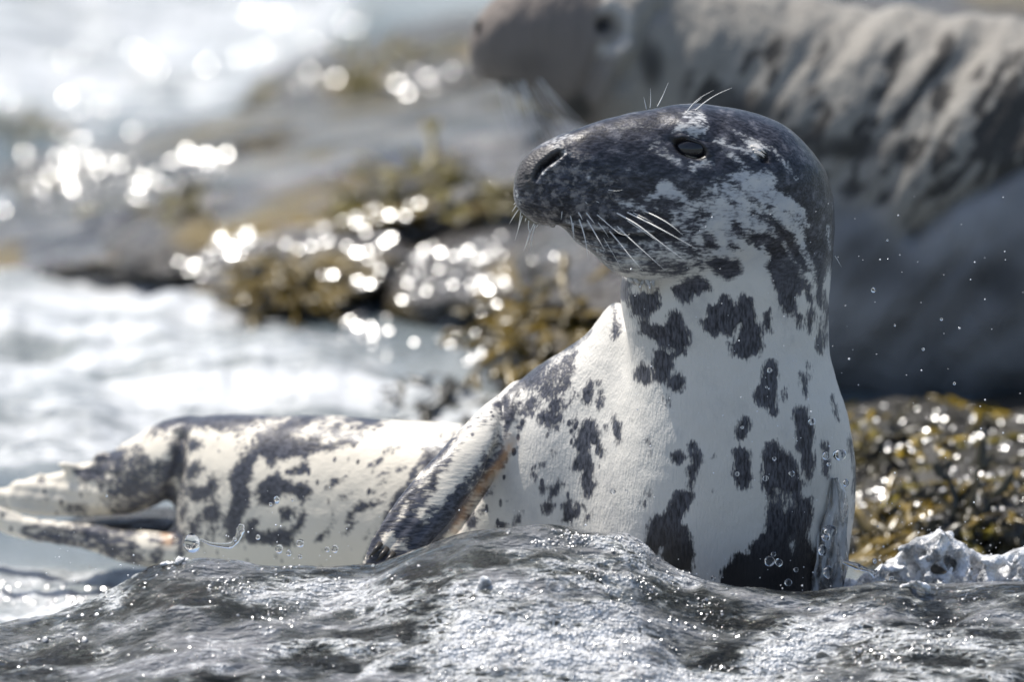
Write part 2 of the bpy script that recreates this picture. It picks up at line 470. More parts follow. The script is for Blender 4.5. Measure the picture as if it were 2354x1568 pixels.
# ---- coat pattern: dark patches on the pale coat, some painted highlights and shade, kept as a field on the surface
SPOTS = [
 # (value, frame, polygon, softness)
 (1, 'D', [(1100, 200), (1500, 180), (1960, 200), (1980, 700), (1925, 700), (1915, 640), (1880, 520), (1860, 480), (1800, 440), (1740, 430), (1660, 430), (1610, 480), (1597, 520), (1597, 546), (1606, 572), (1602, 608), (1590, 616), (1546, 626), (1524, 635), (1481, 632), (1459, 624), (1402, 620), (1300, 600), (1100, 520)]),
 (.15, 'K2', [(140, 1110), (250, 970), (340, 990), (420, 1060), (540, 1120), (640, 1240), (560, 1250), (420, 1190), (250, 1160), (150, 1180), (60, 1220), (0, 1200), (0, 1140)]),
 (.5, 'K2', [(-300, 1180), (0, 1215), (160, 1250), (200, 1310), (80, 1340), (-200, 1300)]),
 (.24, 'K2', [(860, 930), (1000, 890), (1150, 850), (1230, 830), (1330, 870), (1450, 830), (1560, 900), (1640, 1010), (1560, 1040), (1600, 1130), (1560, 1220), (1640, 1240), (1690, 1330), (1740, 1400), (1800, 1330), (1860, 1260), (1930, 1350), (1960, 1450), (1900, 1650), (700, 1650), (600, 1480), (700, 1400), (850, 1350), (800, 1280), (900, 1200), (980, 1130), (900, 1050)]),
 (.35, 'K2', [(310, 1440), (420, 1370), (560, 1420), (600, 1500), (480, 1520), (380, 1500)]),
 (.52, 'K2', [(250, 1330), (560, 1230), (800, 1000), (880, 900), (1000, 860), (940, 1050), (1000, 1130), (850, 1280), (800, 1400), (640, 1520), (450, 1470)]),
 (.5, 'D', [(1560, 525), (1600, 505), (1640, 540), (1645, 590), (1620, 630), (1560, 640)]),
 (.56, 'D', [(1276, 524), (1330, 545), (1420, 556), (1500, 556), (1560, 560), (1600, 600), (1590, 618), (1546, 628), (1481, 634), (1402, 622), (1330, 575)]),
 (.85, 'K2', [(1030, 960), (1100, 980), (1190, 1050), (1160, 1070), (1070, 1020)]),
 (.9, 'K2', [(1220, 1110), (1290, 1150), (1390, 1230), (1390, 1280), (1300, 1220), (1230, 1160)]),
 (.8, 'K2', [(960, 1180), (1050, 1180), (1130, 1230), (1080, 1240), (1000, 1210)]),
 (.95, 'K2', [(1270, 1290), (1330, 1310), (1400, 1390), (1340, 1370)]),
 (.9, 'K2', [(1500, 1270), (1560, 1260), (1570, 1320), (1540, 1340)]),
 (.7, 'K2', [(1700, 1300), (1760, 1290), (1830, 1380), (1780, 1400)]),
 (.33, 'K2', [(400, 330), (450, 260), (600, 265), (760, 290), (800, 330), (760, 400), (700, 430), (560, 420), (430, 400), (330, 400)]),
 (.45, 'K2', [(440, 180), (560, 140), (720, 150), (780, 260), (620, 270), (460, 250)]),
 (.42, 'K2', [(400, 620), (480, 700), (620, 730), (760, 730), (860, 780), (800, 810), (700, 800), (620, 860), (520, 770), (400, 740), (340, 700)]),
 (.78, 'K2', [(60, 480), (200, 430), (340, 560), (380, 640), (300, 660), (200, 680), (80, 600)]),
 (.86, 'K2', [(-400, 250), (-100, 220), (150, 300), (120, 420), (-150, 420), (-380, 380)]),
 (.3, 'K2', [(840, 470), (960, 470), (1060, 540), (1200, 560), (1320, 640), (1420, 680), (1390, 740), (1300, 680), (1150, 620), (1000, 560), (880, 530)]),
 (.3, 'K2', [(1090, 360), (1180, 400), (1280, 470), (1420, 520), (1480, 560), (1440, 610), (1360, 600), (1260, 560), (1200, 470)]),
 (.42, 'K2', [(1480, 550), (1580, 600), (1680, 720), (1790, 850), (1860, 950), (1820, 930), (1700, 800), (1600, 680)]),
 (.4, 'K2', [(960, 640), (1080, 640), (1180, 700), (1250, 780), (1300, 830), (1230, 830), (1180, 760), (1060, 680)]),
 (.48, 'K2', [(2070, 1180), (2120, 1230), (2180, 1330), (2190, 1400), (2120, 1330)]),
 (1, 'K2', [(1420, 640), (1480, 630), (1490, 720), (1450, 750), (1410, 720)]),
 (1, 'K2', [(230, 420), (330, 440), (420, 490), (560, 470), (680, 530), (760, 610), (700, 700), (560, 690), (440, 640), (380, 560)]),
 (.35, 'K1', [(330, 170), (420, 90), (560, 20), (800, -60), (900, -40), (700, 60), (500, 110), (380, 150)]),  # sunlit rim on top of the nose, painted into the coat
 (.4, 'K1', [(590, 130), (720, 150), (850, 205), (800, 215), (700, 180)]),  # painted light rim above the nostril
 (.45, 'K1', [(400, 490), (470, 420), (640, 300), (740, 210), (760, 260), (660, 360), (540, 450), (440, 540)]),  # painted highlight on the skin fold by the nostril
 (.55, 'K1', [(900, 330), (980, 370), (990, 430), (930, 410)]),
 (.5, 'K1', [(1090, 430), (1150, 410), (1140, 480), (1100, 560)]),
 (.52, 'K1', [(1300, 510), (1400, 520), (1440, 580), (1360, 570)]),
 (.52, 'K1', [(1650, 420), (1740, 440), (1850, 520), (1780, 520)]),
 (.6, 'K1', [(60, 640), (130, 720), (170, 850), (140, 900), (80, 850)]),
 (.5, 'K1', [(90, 360), (180, 320), (170, 480), (80, 520)]),
 (.42, 'D', [(1300, 505), (1400, 524), (1500, 528), (1500, 538), (1400, 536), (1300, 516)]),
 (.45, 'K3', [(-40, 190), (0, 170), (20, 330), (-100, 300), (-200, 200)]),
 (.25, 'K3', [(860, 930), (1000, 950), (1300, 1010), (1600, 1040), (1800, 970), (2080, 890), (2120, 920), (1900, 1020), (1700, 1090), (1450, 1120), (1200, 1090), (1000, 1040)]),
 # throat and neck
 (1, 'K5', [(230, 30), (330, 60), (420, 120), (350, 190), (320, 260), (280, 270), (240, 180)]),
 (1, 'K5', [(350, 200), (480, 210), (600, 170), (640, 130), (670, 300), (600, 380), (540, 440), (400, 420), (370, 330)]),
 (1, 'K5', [(225, 290), (260, 420), (300, 480), (290, 580), (240, 630), (200, 560), (210, 440)]),
 (1, 'K5', [(470, 440), (540, 430), (580, 480), (690, 490), (740, 370), (790, 350), (850, 400), (870, 500), (920, 560), (920, 640), (890, 760), (810, 800), (770, 720), (650, 680), (560, 620), (460, 570)]),
 (1, 'K5', [(430, 900), (490, 820), (560, 880), (580, 1000), (510, 1060), (430, 980)]),
 (1, 'K5', [(580, 720), (680, 700), (770, 760), (770, 900), (720, 1020), (640, 1040), (585, 960)]),
 (1, 'K5', [(730, 980), (820, 910), (870, 1000), (870, 1090), (780, 1110), (720, 1050)]),
 (.9, 'K5', [(675, 1150), (740, 1145), (745, 1220), (700, 1215)]),
 (1, 'K5', [(770, 130), (900, 80), (1000, 40), (1090, 100), (1130, 170), (1080, 190), (960, 220), (940, 300), (870, 300), (800, 240), (750, 180)]),
 (1, 'K5', [(1020, 450), (1090, 420), (1080, 310), (1200, 270), (1230, 220), (1280, 230), (1340, 330), (1380, 250), (1420, 190), (1470, 240), (1530, 350), (1540, 450), (1590, 530), (1590, 680), (1560, 790), (1500, 770), (1440, 830), (1310, 760), (1270, 650), (1340, 650), (1375, 490), (1290, 590), (1220, 560), (1130, 620), (1060, 540)]),
 (1, 'K5', [(1580, 370), (1640, 350), (1690, 470), (1670, 570), (1610, 540), (1580, 450)]),
 (1, 'K4', [(290, 680), (440, 630), (570, 650), (600, 740), (560, 800), (450, 850), (380, 800)]),
 (1, 'K4', [(640, 400), (720, 420), (820, 420), (930, 470), (1000, 580), (1060, 700), (1110, 800), (1140, 900), (1110, 960), (1070, 1000), (1070, 1100), (1040, 1160), (980, 1140), (920, 1050), (890, 930), (850, 800), (800, 720), (840, 640), (780, 540), (700, 520), (640, 460)]),
 (1, 'K4', [(500, 350), (560, 340), (600, 400), (650, 470), (740, 540), (700, 540), (620, 490), (520, 410)]),
 (1, 'K4', [(760, 220), (840, 270), (960, 350), (1040, 430), (1100, 540), (1160, 650), (1180, 740), (1120, 730), (1050, 640), (980, 520), (900, 420), (820, 320)]),
 (1, 'K4', [(880, 0), (1000, 60), (1100, 150), (1160, 260), (1180, 340), (1120, 370), (1160, 560), (1230, 720), (1230, 850), (1260, 1000), (1290, 1080), (1310, 950), (1330, 700), (1390, 600), (1500, 400), (1500, 0)]),
 (.3, 'K4', [(1340, 360), (1355, 360), (1375, 560), (1360, 560)]),
 (1, 'K4', [(1130, 780), (1200, 900), (1220, 1000), (1230, 1200), (1180, 1310), (1150, 1200), (1190, 1080), (1150, 900)]),
 (1, 'K4', [(1080, 1110), (1130, 1150), (1120, 1280), (1080, 1240)]),
 (1, 'K4', [(1270, 1170), (1310, 1280), (1300, 1500), (1270, 1480), (1240, 1360)]),
 (.9, 'K4', [(1330, 950), (1365, 1050), (1350, 1300), (1320, 1420), (1305, 1200)]),
 (1, 'K4', [(245, 460), (310, 415), (360, 490), (400, 560), (320, 555)]),
 (.95, 'K4', [(480, 500), (560, 540), (620, 610), (540, 590), (470, 540)]),
 (.75, 'K4', [(120, 50), (300, 20), (400, 80), (380, 130), (260, 140), (150, 120)]),
 (.7, 'K4', [(80, 180), (200, 170), (330, 260), (200, 280)]),
 (1, 'K5', [(1600, 850), (1650, 820), (1730, 850), (1740, 1000), (1730, 1100), (1720, 1300), (1690, 1320), (1610, 1260), (1520, 1210), (1510, 1120), (1560, 1050), (1590, 950)]),
 (.85, 'K5', [(1755, 1080), (1810, 1045), (1815, 1160), (1780, 1195), (1750, 1140)]),
 (1, 'K5', [(1985, 790), (2022, 850), (2025, 960), (2000, 985)]),
 (1, 'K5', [(1935, 930), (1990, 950), (2000, 1100), (1985, 1180), (1950, 1080)]),
 (1, 'K5', [(2225, 1140), (2272, 1280), (2278, 1360), (2245, 1290)]),
 (1, 'K6', [(1395, 50), (1440, -40), (1520, -20), (1580, 150), (1580, 450), (1520, 620), (1480, 500), (1420, 200)]),
 (1, 'K6', [(1645, 255), (1685, 275), (1712, 450), (1690, 560), (1660, 520)]),
 (.9, 'K6', [(1850, 200), (1900, 260), (1930, 500), (1940, 900), (1900, 900), (1890, 500)]),
 (1, 'K6', [(930, 130), (990, 45), (1052, 70), (1030, 240), (980, 275), (918, 230)]),
 (1, 'K6', [(910, 340), (970, 315), (1040, 340), (1070, 450), (1090, 580), (1020, 655), (960, 645), (900, 560), (920, 450)]),
 (1, 'K6', [(1180, 290), (1260, 255), (1330, 330), (1430, 400), (1490, 600), (1480, 720), (1560, 720), (1560, 900), (1520, 1050), (1600, 1180), (1620, 1300), (1640, 1600), (1000, 1600), (800, 1420), (820, 1300), (900, 1260), (930, 1150), (1040, 1180), (1060, 1100), (1160, 1020), (1180, 900), (1200, 750), (1150, 600), (1150, 400)]),
 (.66, 'K6', [(1250, 640), (1400, 680), (1430, 820), (1340, 840), (1240, 780)]),
 (.6, 'K6', [(1380, 1080), (1410, 1020), (1420, 1180), (1390, 1220)]),
 (1, 'K6', [(540, 280), (600, 225), (625, 280), (600, 335), (555, 320)]),
 (.9, 'K6', [(400, 370), (440, 345), (500, 325), (540, 400), (470, 445), (400, 435)]),
 (1, 'K6', [(560, 350), (640, 335), (672, 400), (640, 500), (580, 640), (540, 620), (530, 520), (560, 430)]),
 (1, 'K6', [(450, 670), (580, 655), (605, 720), (540, 820), (500, 880), (480, 940), (540, 960), (560, 1050), (600, 1200), (570, 1340), (380, 1300), (330, 1200), (340, 1130), (260, 1270), (165, 1270), (180, 1150), (210, 940), (280, 855), (360, 840), (400, 740)]),
 (.9, 'K6', [(185, 680), (240, 635), (245, 720), (200, 712)]), (.85, 'K6', [(165, 760), (195, 760), (195, 800), (168, 800)]),
 (.8, 'K6', [(210, 245), (230, 245), (228, 272), (212, 270)]), (.8, 'K6', [(215, 350), (232, 350), (230, 375), (216, 372)]), (.7, 'K6', [(720, 672), (745, 668), (742, 695), (725, 695)]),
 (.7, 'K6', [(735, 375), (760, 370), (758, 400), (740, 398)]), (.7, 'K6', [(92, 85), (104, 85), (104, 104), (93, 104)]),
 # chest, shoulder
 (.50, 'K7', [(470, 530), (760, 240), (960, 190), (950, 330), (880, 520), (840, 760), (700, 740), (600, 640), (540, 790), (520, 640)]),
 (.95, 'K7', [(440, 540), (545, 370), (640, 260), (740, 190), (1060, 20), (1050, 80), (960, 150), (870, 205), (790, 255), (730, 330), (690, 400), (620, 455), (560, 490)]),
 (.45, 'K7', [(760, 250), (860, 190), (900, 200), (800, 270)]),
 (1, 'K7', [(1000, 490), (1060, 390), (1090, 410), (1070, 520), (1040, 590), (990, 540)]),
 (.9, 'K7', [(940, 465), (965, 500), (920, 580), (885, 615), (910, 540)]),
 (1, 'K7', [(1120, 430), (1145, 385), (1140, 470), (1155, 520), (1120, 615), (1105, 580), (1130, 500)]),
 (1, 'K7', [(1210, 700), (1240, 655), (1290, 740), (1280, 830), (1250, 875), (1215, 800)]),
 (.8, 'K7', [(1155, 730), (1172, 730), (1172, 775), (1158, 770)]),
 (1, 'K7', [(1040, 680), (1090, 690), (1110, 770), (1150, 860), (1165, 970), (1130, 990), (1100, 900), (1070, 850), (1050, 950), (1080, 1030), (1070, 1090), (1110, 1150), (1090, 1220), (1060, 1285), (1000, 1220), (980, 1120), (1000, 1060), (920, 1060), (915, 1000), (970, 920), (930, 880), (960, 780), (990, 740)]),
 
 
 (.85, 'K7', [(720, 390), (800, 290), (890, 240), (930, 240), (870, 310), (820, 380), (830, 440), (780, 500), (740, 540), (680, 490)]),
 (.9, 'K7', [(920, 240), (955, 215), (930, 310), (900, 335)]), (.85, 'K7', [(845, 420), (900, 375), (925, 450), (880, 495)]),
 (.85, 'K7', [(580, 570), (640, 530), (700, 560), (660, 620), (590, 635)]), (.7, 'K7', [(600, 500), (660, 460), (700, 480), (640, 520)]),
 (.85, 'K7', [(705, 650), (760, 600), (820, 545), (855, 620), (850, 690), (800, 725), (750, 750), (700, 690)]),
 (.85, 'K7', [(540, 740), (605, 640), (590, 720), (550, 775)]), (.7, 'K7', [(910, 700), (960, 640), (970, 720), (930, 760)]),
 (1, 'K7', [(370, 570), (440, 500), (500, 515), (525, 640), (520, 700), (470, 740), (460, 815), (405, 835), (430, 700), (395, 600)]),
 (1, 'K7', [(305, 780), (395, 815), (405, 900), (345, 1015), (285, 970), (275, 940), (310, 870)]),
 (.95, 'K7', [(385, 940), (430, 895), (462, 930), (430, 1030), (390, 1045), (368, 1000)]),
 (.9, 'K7', [(485, 930), (525, 890), (525, 930), (500, 950)]),
 (.9, 'K7', [(635, 1080), (660, 1035), (675, 1090), (650, 1145)]), (1, 'K7', [(685, 1190), (720, 1145), (752, 1180), (720, 1225)]), (.85, 'K7', [(760, 910), (805, 875), (805, 965), (770, 985)]),
 (.85, 'K7', [(775, 1180), (830, 1115), (885, 1160), (830, 1225), (775, 1255)]), (.6, 'K7', [(690, 1000), (750, 980), (720, 1040), (690, 1050)]),
 (1, 'K7', [(700, 1310), (760, 1275), (805, 1310), (785, 1365), (720, 1365)]),
 (1, 'K7', [(850, 1390), (860, 1310), (910, 1265), (930, 1350), (960, 1295), (990, 1300), (960, 1390), (900, 1445), (835, 1435)]),
 (1, 'K7', [(1025, 1390), (1072, 1335), (1062, 1400), (1018, 1445)]),
 (1, 'K7', [(150, 1400), (210, 1365), (258, 1410), (240, 1465), (180, 1465)]),
 (.85, 'K7', [(250, 1350), (310, 1295), (335, 1350), (290, 1395)]), (.8, 'K7', [(210, 1290), (280, 1215), (365, 1175), (360, 1215), (290, 1275), (218, 1325)]),
 (1, 'K7', [(365, 1465), (410, 1415), (452, 1440), (440, 1490), (380, 1495)]), (.95, 'K7', [(495, 1410), (575, 1345), (565, 1400), (515, 1460)]),
 (.8, 'K7', [(465, 1265), (505, 1225), (492, 1262)]), (.8, 'K7', [(190, 730), (220, 700), (235, 740), (205, 770)]),
 # fore flipper
 (.48, 'D', [(1138, 930), (1047, 988), (987, 1044), (942, 1109), (891, 1170), (866, 1225), (840, 1300), (900, 1310), (1002, 1250), (1047, 1210), (1078, 1165), (1118, 1109), (1138, 1064), (1160, 1000)]),
 (.08, 'D', [(1125, 960), (1060, 1030), (1010, 1110), (985, 1160), (1020, 1160), (1090, 1060), (1135, 1000)]),
 (.78, 'K7', [(375, 990), (260, 1180), (110, 1410), (0, 1540), (-80, 1560), (-40, 1440), (60, 1290), (170, 1120), (290, 970)]),  # brownish underside fur, with the flipper's shade painted in
 (.95, 'K8', [(2050, 440), (2120, 330), (2240, 255), (2285, 280), (2250, 370), (2180, 420), (2190, 500), (2150, 650), (2115, 600), (2130, 500), (2080, 475)]),
 (.95, 'K8', [(1850, 700), (2000, 560), (2015, 700), (1985, 830), (2060, 900), (2150, 870), (2250, 680), (2330, 600), (2380, 640), (2360, 820), (2260, 930), (2180, 1040), (2080, 1120), (1960, 1090), (1940, 1000), (1890, 1020), (1830, 960), (1750, 960), (1720, 1060), (1700, 1180), (1600, 1240), (1690, 1000), (1780, 850)]),
 (.4, 'K8', [(1880, 760), (1940, 720), (1930, 850), (1860, 880)]),
 (.1, 'K8', [(1740, 1000), (1830, 975), (1850, 1060), (1760, 1110)]), (.85, 'K8', [(1740, 1090), (1860, 1080), (1950, 1150), (1700, 1230)]),
 (.9, 'K8', [(2060, 420), (2000, 540), (1870, 690), (1855, 685), (1960, 560), (2030, 420), (2200, 230), (2215, 240)]),
 # hind body
 (.46, 'K8', [(40, 220), (240, 20), (1300, 50), (1820, 105), (1500, 330), (1100, 430), (700, 430), (600, 200), (300, 260), (280, 400), (120, 330)]),
 (.30, 'K8', [(200, 640), (260, 350), (420, 400), (600, 520), (620, 1010), (230, 1110)]),
 (.95, 'K8', [(60, 180), (120, 110), (240, 40), (520, 20), (620, 60), (820, 105), (800, 145), (640, 185), (540, 215), (480, 170), (340, 180), (300, 240), (420, 280), (400, 330), (330, 365), (285, 290), (210, 290), (130, 270)]),
 (.95, 'K8', [(600, 30), (1000, 60), (1300, 60), (1290, 90), (1000, 100), (700, 80)]),
 (.95, 'K8', [(300, 490), (400, 415), (412, 470), (360, 545), (320, 555)]),
 (.95, 'K8', [(315, 610), (450, 600), (460, 540), (520, 525), (540, 600), (480, 680), (420, 765), (335, 725)]),
 (.95, 'K8', [(400, 790), (450, 770), (520, 755), (575, 820), (520, 865), (440, 875), (405, 845)]),
 (.95, 'K8', [(255, 610), (240, 720), (200, 700), (220, 640)]), (.95, 'K8', [(235, 780), (300, 765), (312, 840), (255, 865)]),
 (.95, 'K8', [(305, 865), (370, 885), (405, 960), (370, 1005), (305, 935)]), (.95, 'K8', [(245, 925), (292, 980), (285, 1110), (225, 1110)]),
 (.75, 'K8', [(475, 960), (530, 925), (545, 970), (510, 1015)]), (.55, 'K8', [(520, 350), (560, 320), (570, 360), (540, 380)]),
 (.95, 'K8', [(700, 420), (780, 360), (840, 290), (820, 230), (900, 190), (1040, 150), (1130, 120), (1280, 95), (1200, 170), (1100, 190), (1060, 260), (1150, 280), (1280, 200), (1400, 165), (1450, 240), (1600, 250), (1550, 310), (1400, 335), (1250, 355), (1180, 395), (1100, 405), (1000, 405), (960, 455), (900, 465), (870, 400), (840, 400), (810, 500), (800, 560), (760, 640), (790, 680), (770, 760), (720, 850), (720, 900), (690, 1020), (610, 1020), (590, 900), (620, 780), (640, 700), (620, 640), (605, 580), (660, 470)]),
 (.45, 'K8', [(1340, 220), (1500, 230), (1420, 290), (1300, 290)]),
 (.95, 'K8', [(830, 620), (900, 540), (980, 495), (1030, 560), (1130, 600), (1200, 585), (1255, 650), (1220, 705), (1160, 745), (1130, 680), (1000, 695), (900, 775), (830, 765), (820, 690)]),
 (.95, 'K8', [(1055, 500), (1160, 450), (1225, 435), (1200, 495), (1100, 525)]),
 (.95, 'K8', [(1480, 110), (1620, 90), (1720, 95), (1810, 125), (1720, 155), (1600, 155), (1540, 145)]),
 (.95, 'K8', [(995, 810), (1050, 765), (1115, 800), (1060, 875), (1015, 875)]),
 (.95, 'K8', [(1105, 880), (1170, 795), (1205, 820), (1170, 925), (1110, 985), (1060, 1060), (980, 1060), (800, 1050), (735, 1010), (755, 880), (840, 865), (820, 940), (900, 960), (980, 925), (1080, 940)]),
 (.95, 'K8', [(1340, 635), (1400, 565), (1505, 515), (1485, 560), (1390, 625)]), (.95, 'K8', [(1640, 465), (1690, 428), (1755, 415), (1700, 455)]),
 (.95, 'K8', [(1775, 365), (1830, 328), (1885, 328), (1830, 365)]), (.7, 'K8', [(1765, 323), (1835, 302), (1790, 328)]), (.7, 'K8', [(1675, 268), (1745, 268), (1700, 290)]),
 (.75, 'K8', [(1655, 665), (1720, 600), (1805, 565), (1800, 600), (1740, 645), (1680, 675)]), (.7, 'K8', [(1710, 545), (1800, 498), (1960, 460), (1880, 512), (1780, 545)]),
 (.95, 'K8', [(1475, 905), (1510, 800), (1600, 718), (1640, 730), (1775, 685), (1740, 745), (1640, 795), (1560, 825), (1520, 875)]),
 (.95, 'K8', [(1465, 975), (1520, 900), (1565, 875), (1530, 935), (1480, 985)]), (.95, 'K8', [(1275, 980), (1330, 930), (1405, 865), (1370, 945), (1320, 1015), (1265, 1025)]),
 (.6, 'K8', [(1435, 705), (1525, 668), (1470, 715)]), (.6, 'K8', [(1365, 775), (1395, 738), (1380, 845)]), (.7, 'K8', [(1615, 1005), (1665, 925), (1645, 992)]), (.95, 'K8', [(2030, 355), (2130, 315), (2100, 355)]),
 # hind flippers
 (.62, 'C3', [(430, 290), (620, 225), (720, 160), (890, 140), (880, 420), (830, 720), (700, 530), (560, 590), (470, 490)]),
 (.8, 'C3', [(640, 300), (720, 260), (800, 300), (860, 200), (880, 330), (840, 420), (820, 700), (700, 520), (620, 540), (600, 420)]),
 (.15, 'C3', [(670, 210), (740, 190), (800, 210), (800, 290), (720, 300), (680, 260)]),
 (.95, 'C3', [(345, 345), (480, 325), (490, 385), (380, 415)]), (.6, 'C3', [(280, 520), (420, 500), (420, 560), (300, 560)]),
 (.95, 'C3', [(440, 300), (520, 255), (600, 250), (560, 300)]), (.75, 'C3', [(180, 400), (190, 350), (215, 370), (215, 420)]),
 (.72, 'C3', [(90, 640), (150, 590), (450, 600), (620, 630), (780, 660), (780, 800), (600, 800), (450, 745), (300, 705), (130, 695)]),
 (.3, 'C3', [(640, 660), (720, 650), (740, 730), (660, 730)]),
]
nrm = normals(seal_me)
u, v = PROJ(co)
# ragged outlines: the sample position is pushed about by noise, mostly along the lie of the hair
wn_ = np.stack([u*.05, v*.05, co[:, 1]*30], -1)
uu = u + 5*fbm(wn_, 3); vv = v + 7*fbm(wn_ + 31, 3)
rnd = fbm(co*np.array([16, 16, 10]) + 3, 3)
dark = np.full(len(co), 0.0)
SOFT = 9.0
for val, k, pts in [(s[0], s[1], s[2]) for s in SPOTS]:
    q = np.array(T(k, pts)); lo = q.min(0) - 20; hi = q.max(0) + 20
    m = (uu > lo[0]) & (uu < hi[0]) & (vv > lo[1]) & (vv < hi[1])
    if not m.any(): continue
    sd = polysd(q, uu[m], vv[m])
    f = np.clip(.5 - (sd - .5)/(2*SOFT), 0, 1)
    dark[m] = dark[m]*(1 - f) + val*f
# side turned away from the picture: dark back, mottled flank
gen = np.clip(.75 + 1.4*rnd, 0, 1)
facing = sm(.05, .35, nrm @ FV)
dark = dark*(1 - facing) + gen*facing
top = sm(-40, 0, -(v - 945)) * 0
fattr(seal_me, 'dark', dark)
fattr(seal_me, 'neckw', np.clip(sm(600, 700, v)*sm(1080, 1250, u) , 0, 1))
fattr(seal_me, 'headw', (1 - sm(560, 660, v))*sm(1100, 1180, u))
muzz = np.exp(-(np.maximum(polysd(T('D', [(1175, 330), (1260, 320), (1420, 420), (1400, 540), (1280, 530), (1170, 480)]), u, v), 0)/18)**2)
fattr(seal_me, 'muzzle', muzz*(v < 640)*(u > 1100))
nosepad = T('K1', [(60, 620), (90, 400), (190, 260), (330, 150), (520, 110), (700, 150), (760, 195), (620, 300), (450, 430), (380, 560), (330, 760), (200, 700)])
np_ = sm(4, -4, polysd(nosepad, u, v))*(v < 640)*(u > 1100)
fattr(seal_me, 'nosepad', np_)
hole = np.maximum(sm(4, -3, polysd(NOSTRIL, u, v)), np.exp(-((u-1757)/8)**2 - ((v-362)/10)**2))
a = (u - EYE_U)*math.cos(EYE_A) + (v - EYE_V)*math.sin(EYE_A); b = -(u - EYE_U)*math.sin(EYE_A) + (v - EYE_V)*math.cos(EYE_A)
re = np.hypot(a/35, b/18.5)
hole = np.maximum(hole, sm(1.36, 1.08, re)); hole = np.maximum(hole, np.exp(-((a+42)/14)**2 - ((b+4)/6)**2))
q, s = linesd(MOUTH, u, v); hole = np.maximum(hole, np.exp(-(q/4.5)**2))
fattr(seal_me, 'hole', hole*(v < 640)*(u > 1100))
wet = np.clip(sm(1150, 1320, v + 25*rnd)*sm(1350, 1500, u), 0, 1)
fattr(seal_me, 'wet', wet)
pink = np.exp(-(linesd(T('K7', [(500, 830), (440, 960), (350, 1080), (240, 1220), (150, 1360), (90, 1480)]), u, v)[0]/11)**2)
pink = np.maximum(pink, np.exp(-(linesd(T('C3', [(790, 540), (770, 600), (800, 690)]), u, v)[0]/12)**2))
fattr(seal_me, 'pink', pink)
cream = sm(1250, 900, u)*sm(900, 1000, v)
fattr(seal_me, 'cream', cream)
fattr(seal_me, 'fleck', sm(1470, 1360, u)*sm(740, 800, v)*np.clip(.55 + 1.6*fbm(co*11 + 9, 2), 0, 1))

t = NT('seal_coat')
o_ = t.obj()
dk, nw, hw = t.attr('dark'), t.attr('neckw'), t.attr('headw')
st_v = t.noise(t.mapping(o_, (430, 430, 105)), 1.0, 2.0, .55)
st_h = t.noise(t.mapping(o_, (150, 380, 430), (0, math.radians(-14), 0)), 1.0, 2.0, .55)
st_d = t.noise(t.mapping(o_, (75, 330, 380), (0, math.radians(32), 0)), 1.0, 2.0, .55)
streak = t.math('ADD', t.math('MULTIPLY', st_v, nw), t.math('MULTIPLY', t.math('ADD', t.math('MULTIPLY', st_h, hw), t.math('MULTIPLY', st_d, t.math('SUBTRACT', 1.0, hw))), t.math('SUBTRACT', 1.0, nw)))
blotch = t.noise(o_, 55.0, 4.0, .6)
edge = t.math('ADD', .22, t.math('MULTIPLY', t.math('MULTIPLY', dk, t.math('SUBTRACT', 1.0, dk)), 4.0))
var = t.math('ADD', t.math('MULTIPLY', t.math('SUBTRACT', streak, .5), 1.6), t.math('MULTIPLY', t.math('SUBTRACT', blotch, .5), 1.5))
fv = t.n('ShaderNodeTexVoronoi'); t.link(t.mapping(o_, (1.5, 1.5, .8), (0, math.radians(20), 0)), fv.inputs['Vector']); fv.inputs['Scale'].default_value = 95.0
sep = t.n('ShaderNodeSeparateColor'); t.link(fv.outputs['Color'], sep.inputs[0])
fleck = t.math('MULTIPLY', t.ramp(fv.outputs['Distance'], .16, .42, 1, 0), t.math('MULTIPLY', t.ramp(sep.outputs[0], .62, .72), t.attr('fleck')))
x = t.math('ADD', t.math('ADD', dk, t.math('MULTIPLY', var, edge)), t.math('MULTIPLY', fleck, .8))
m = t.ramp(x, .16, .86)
tone = t.noise(o_, 14.0, 3.0)
pale = t.mix(tone, (.64, .615, .565, 1), (.77, .745, .69, 1))
pale = t.mix(t.math('MULTIPLY', hw, t.ramp(blotch, .3, .6, .45, 1.0)), pale, (.50, .515, .54, 1))
cloud = t.noise(t.mapping(o_, (1, 1, .6)), 22.0, 5.0, .65)
pale = t.mix(t.ramp(cloud, .5, .75, 0, .42), pale, (.33, .335, .35, 1))
pale = t.mix(t.attr('cream'), pale, (.78, .72, .61, 1))
pale = t.mix(t.math('MULTIPLY', t.attr('wet'), .55), pale, (.42, .44, .47, 1))
darkc = t.mix(t.ramp(streak, .3, .7), (.018, .020, .028, 1), (.105, .108, .13, 1))
mott = t.noise(t.mapping(o_, (1.0, 1.3, 1.6), (0, math.radians(-12), 0)), 60.0, 5.0, .7)
hs = t.math('ADD', t.math('MULTIPLY', streak, .55), t.math('MULTIPLY', mott, .45))
darkh = t.mix(t.ramp(hs, .38, .66), (.010, .011, .016, 1), (.062, .065, .084, 1))
darkh = t.mix(t.ramp(mott, .53, .72, 0, .85), darkh, (.18, .18, .20, 1))
darkc = t.mix(hw, darkc, darkh)
darkc = t.mix(t.attr('wet'), darkc, (.012, .012, .014, 1))
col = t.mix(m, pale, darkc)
spk = t.ramp(t.voro(t.mapping(o_, (1, 1, 1.6)), 260.0), .05, .45, 1, 0)
col = t.mix(t.math('MULTIPLY', t.attr('muzzle'), t.math('MULTIPLY', t.ramp(t.noise(o_, 120.0, 4.0, .65), .48, .66), .75)), col, (.30, .28, .27, 1))
col = t.mix(t.attr('nosepad'), col, t.mix(t.noise(o_, 300.0, 3.0), (.045, .043, .045, 1), (.10, .095, .095, 1)))
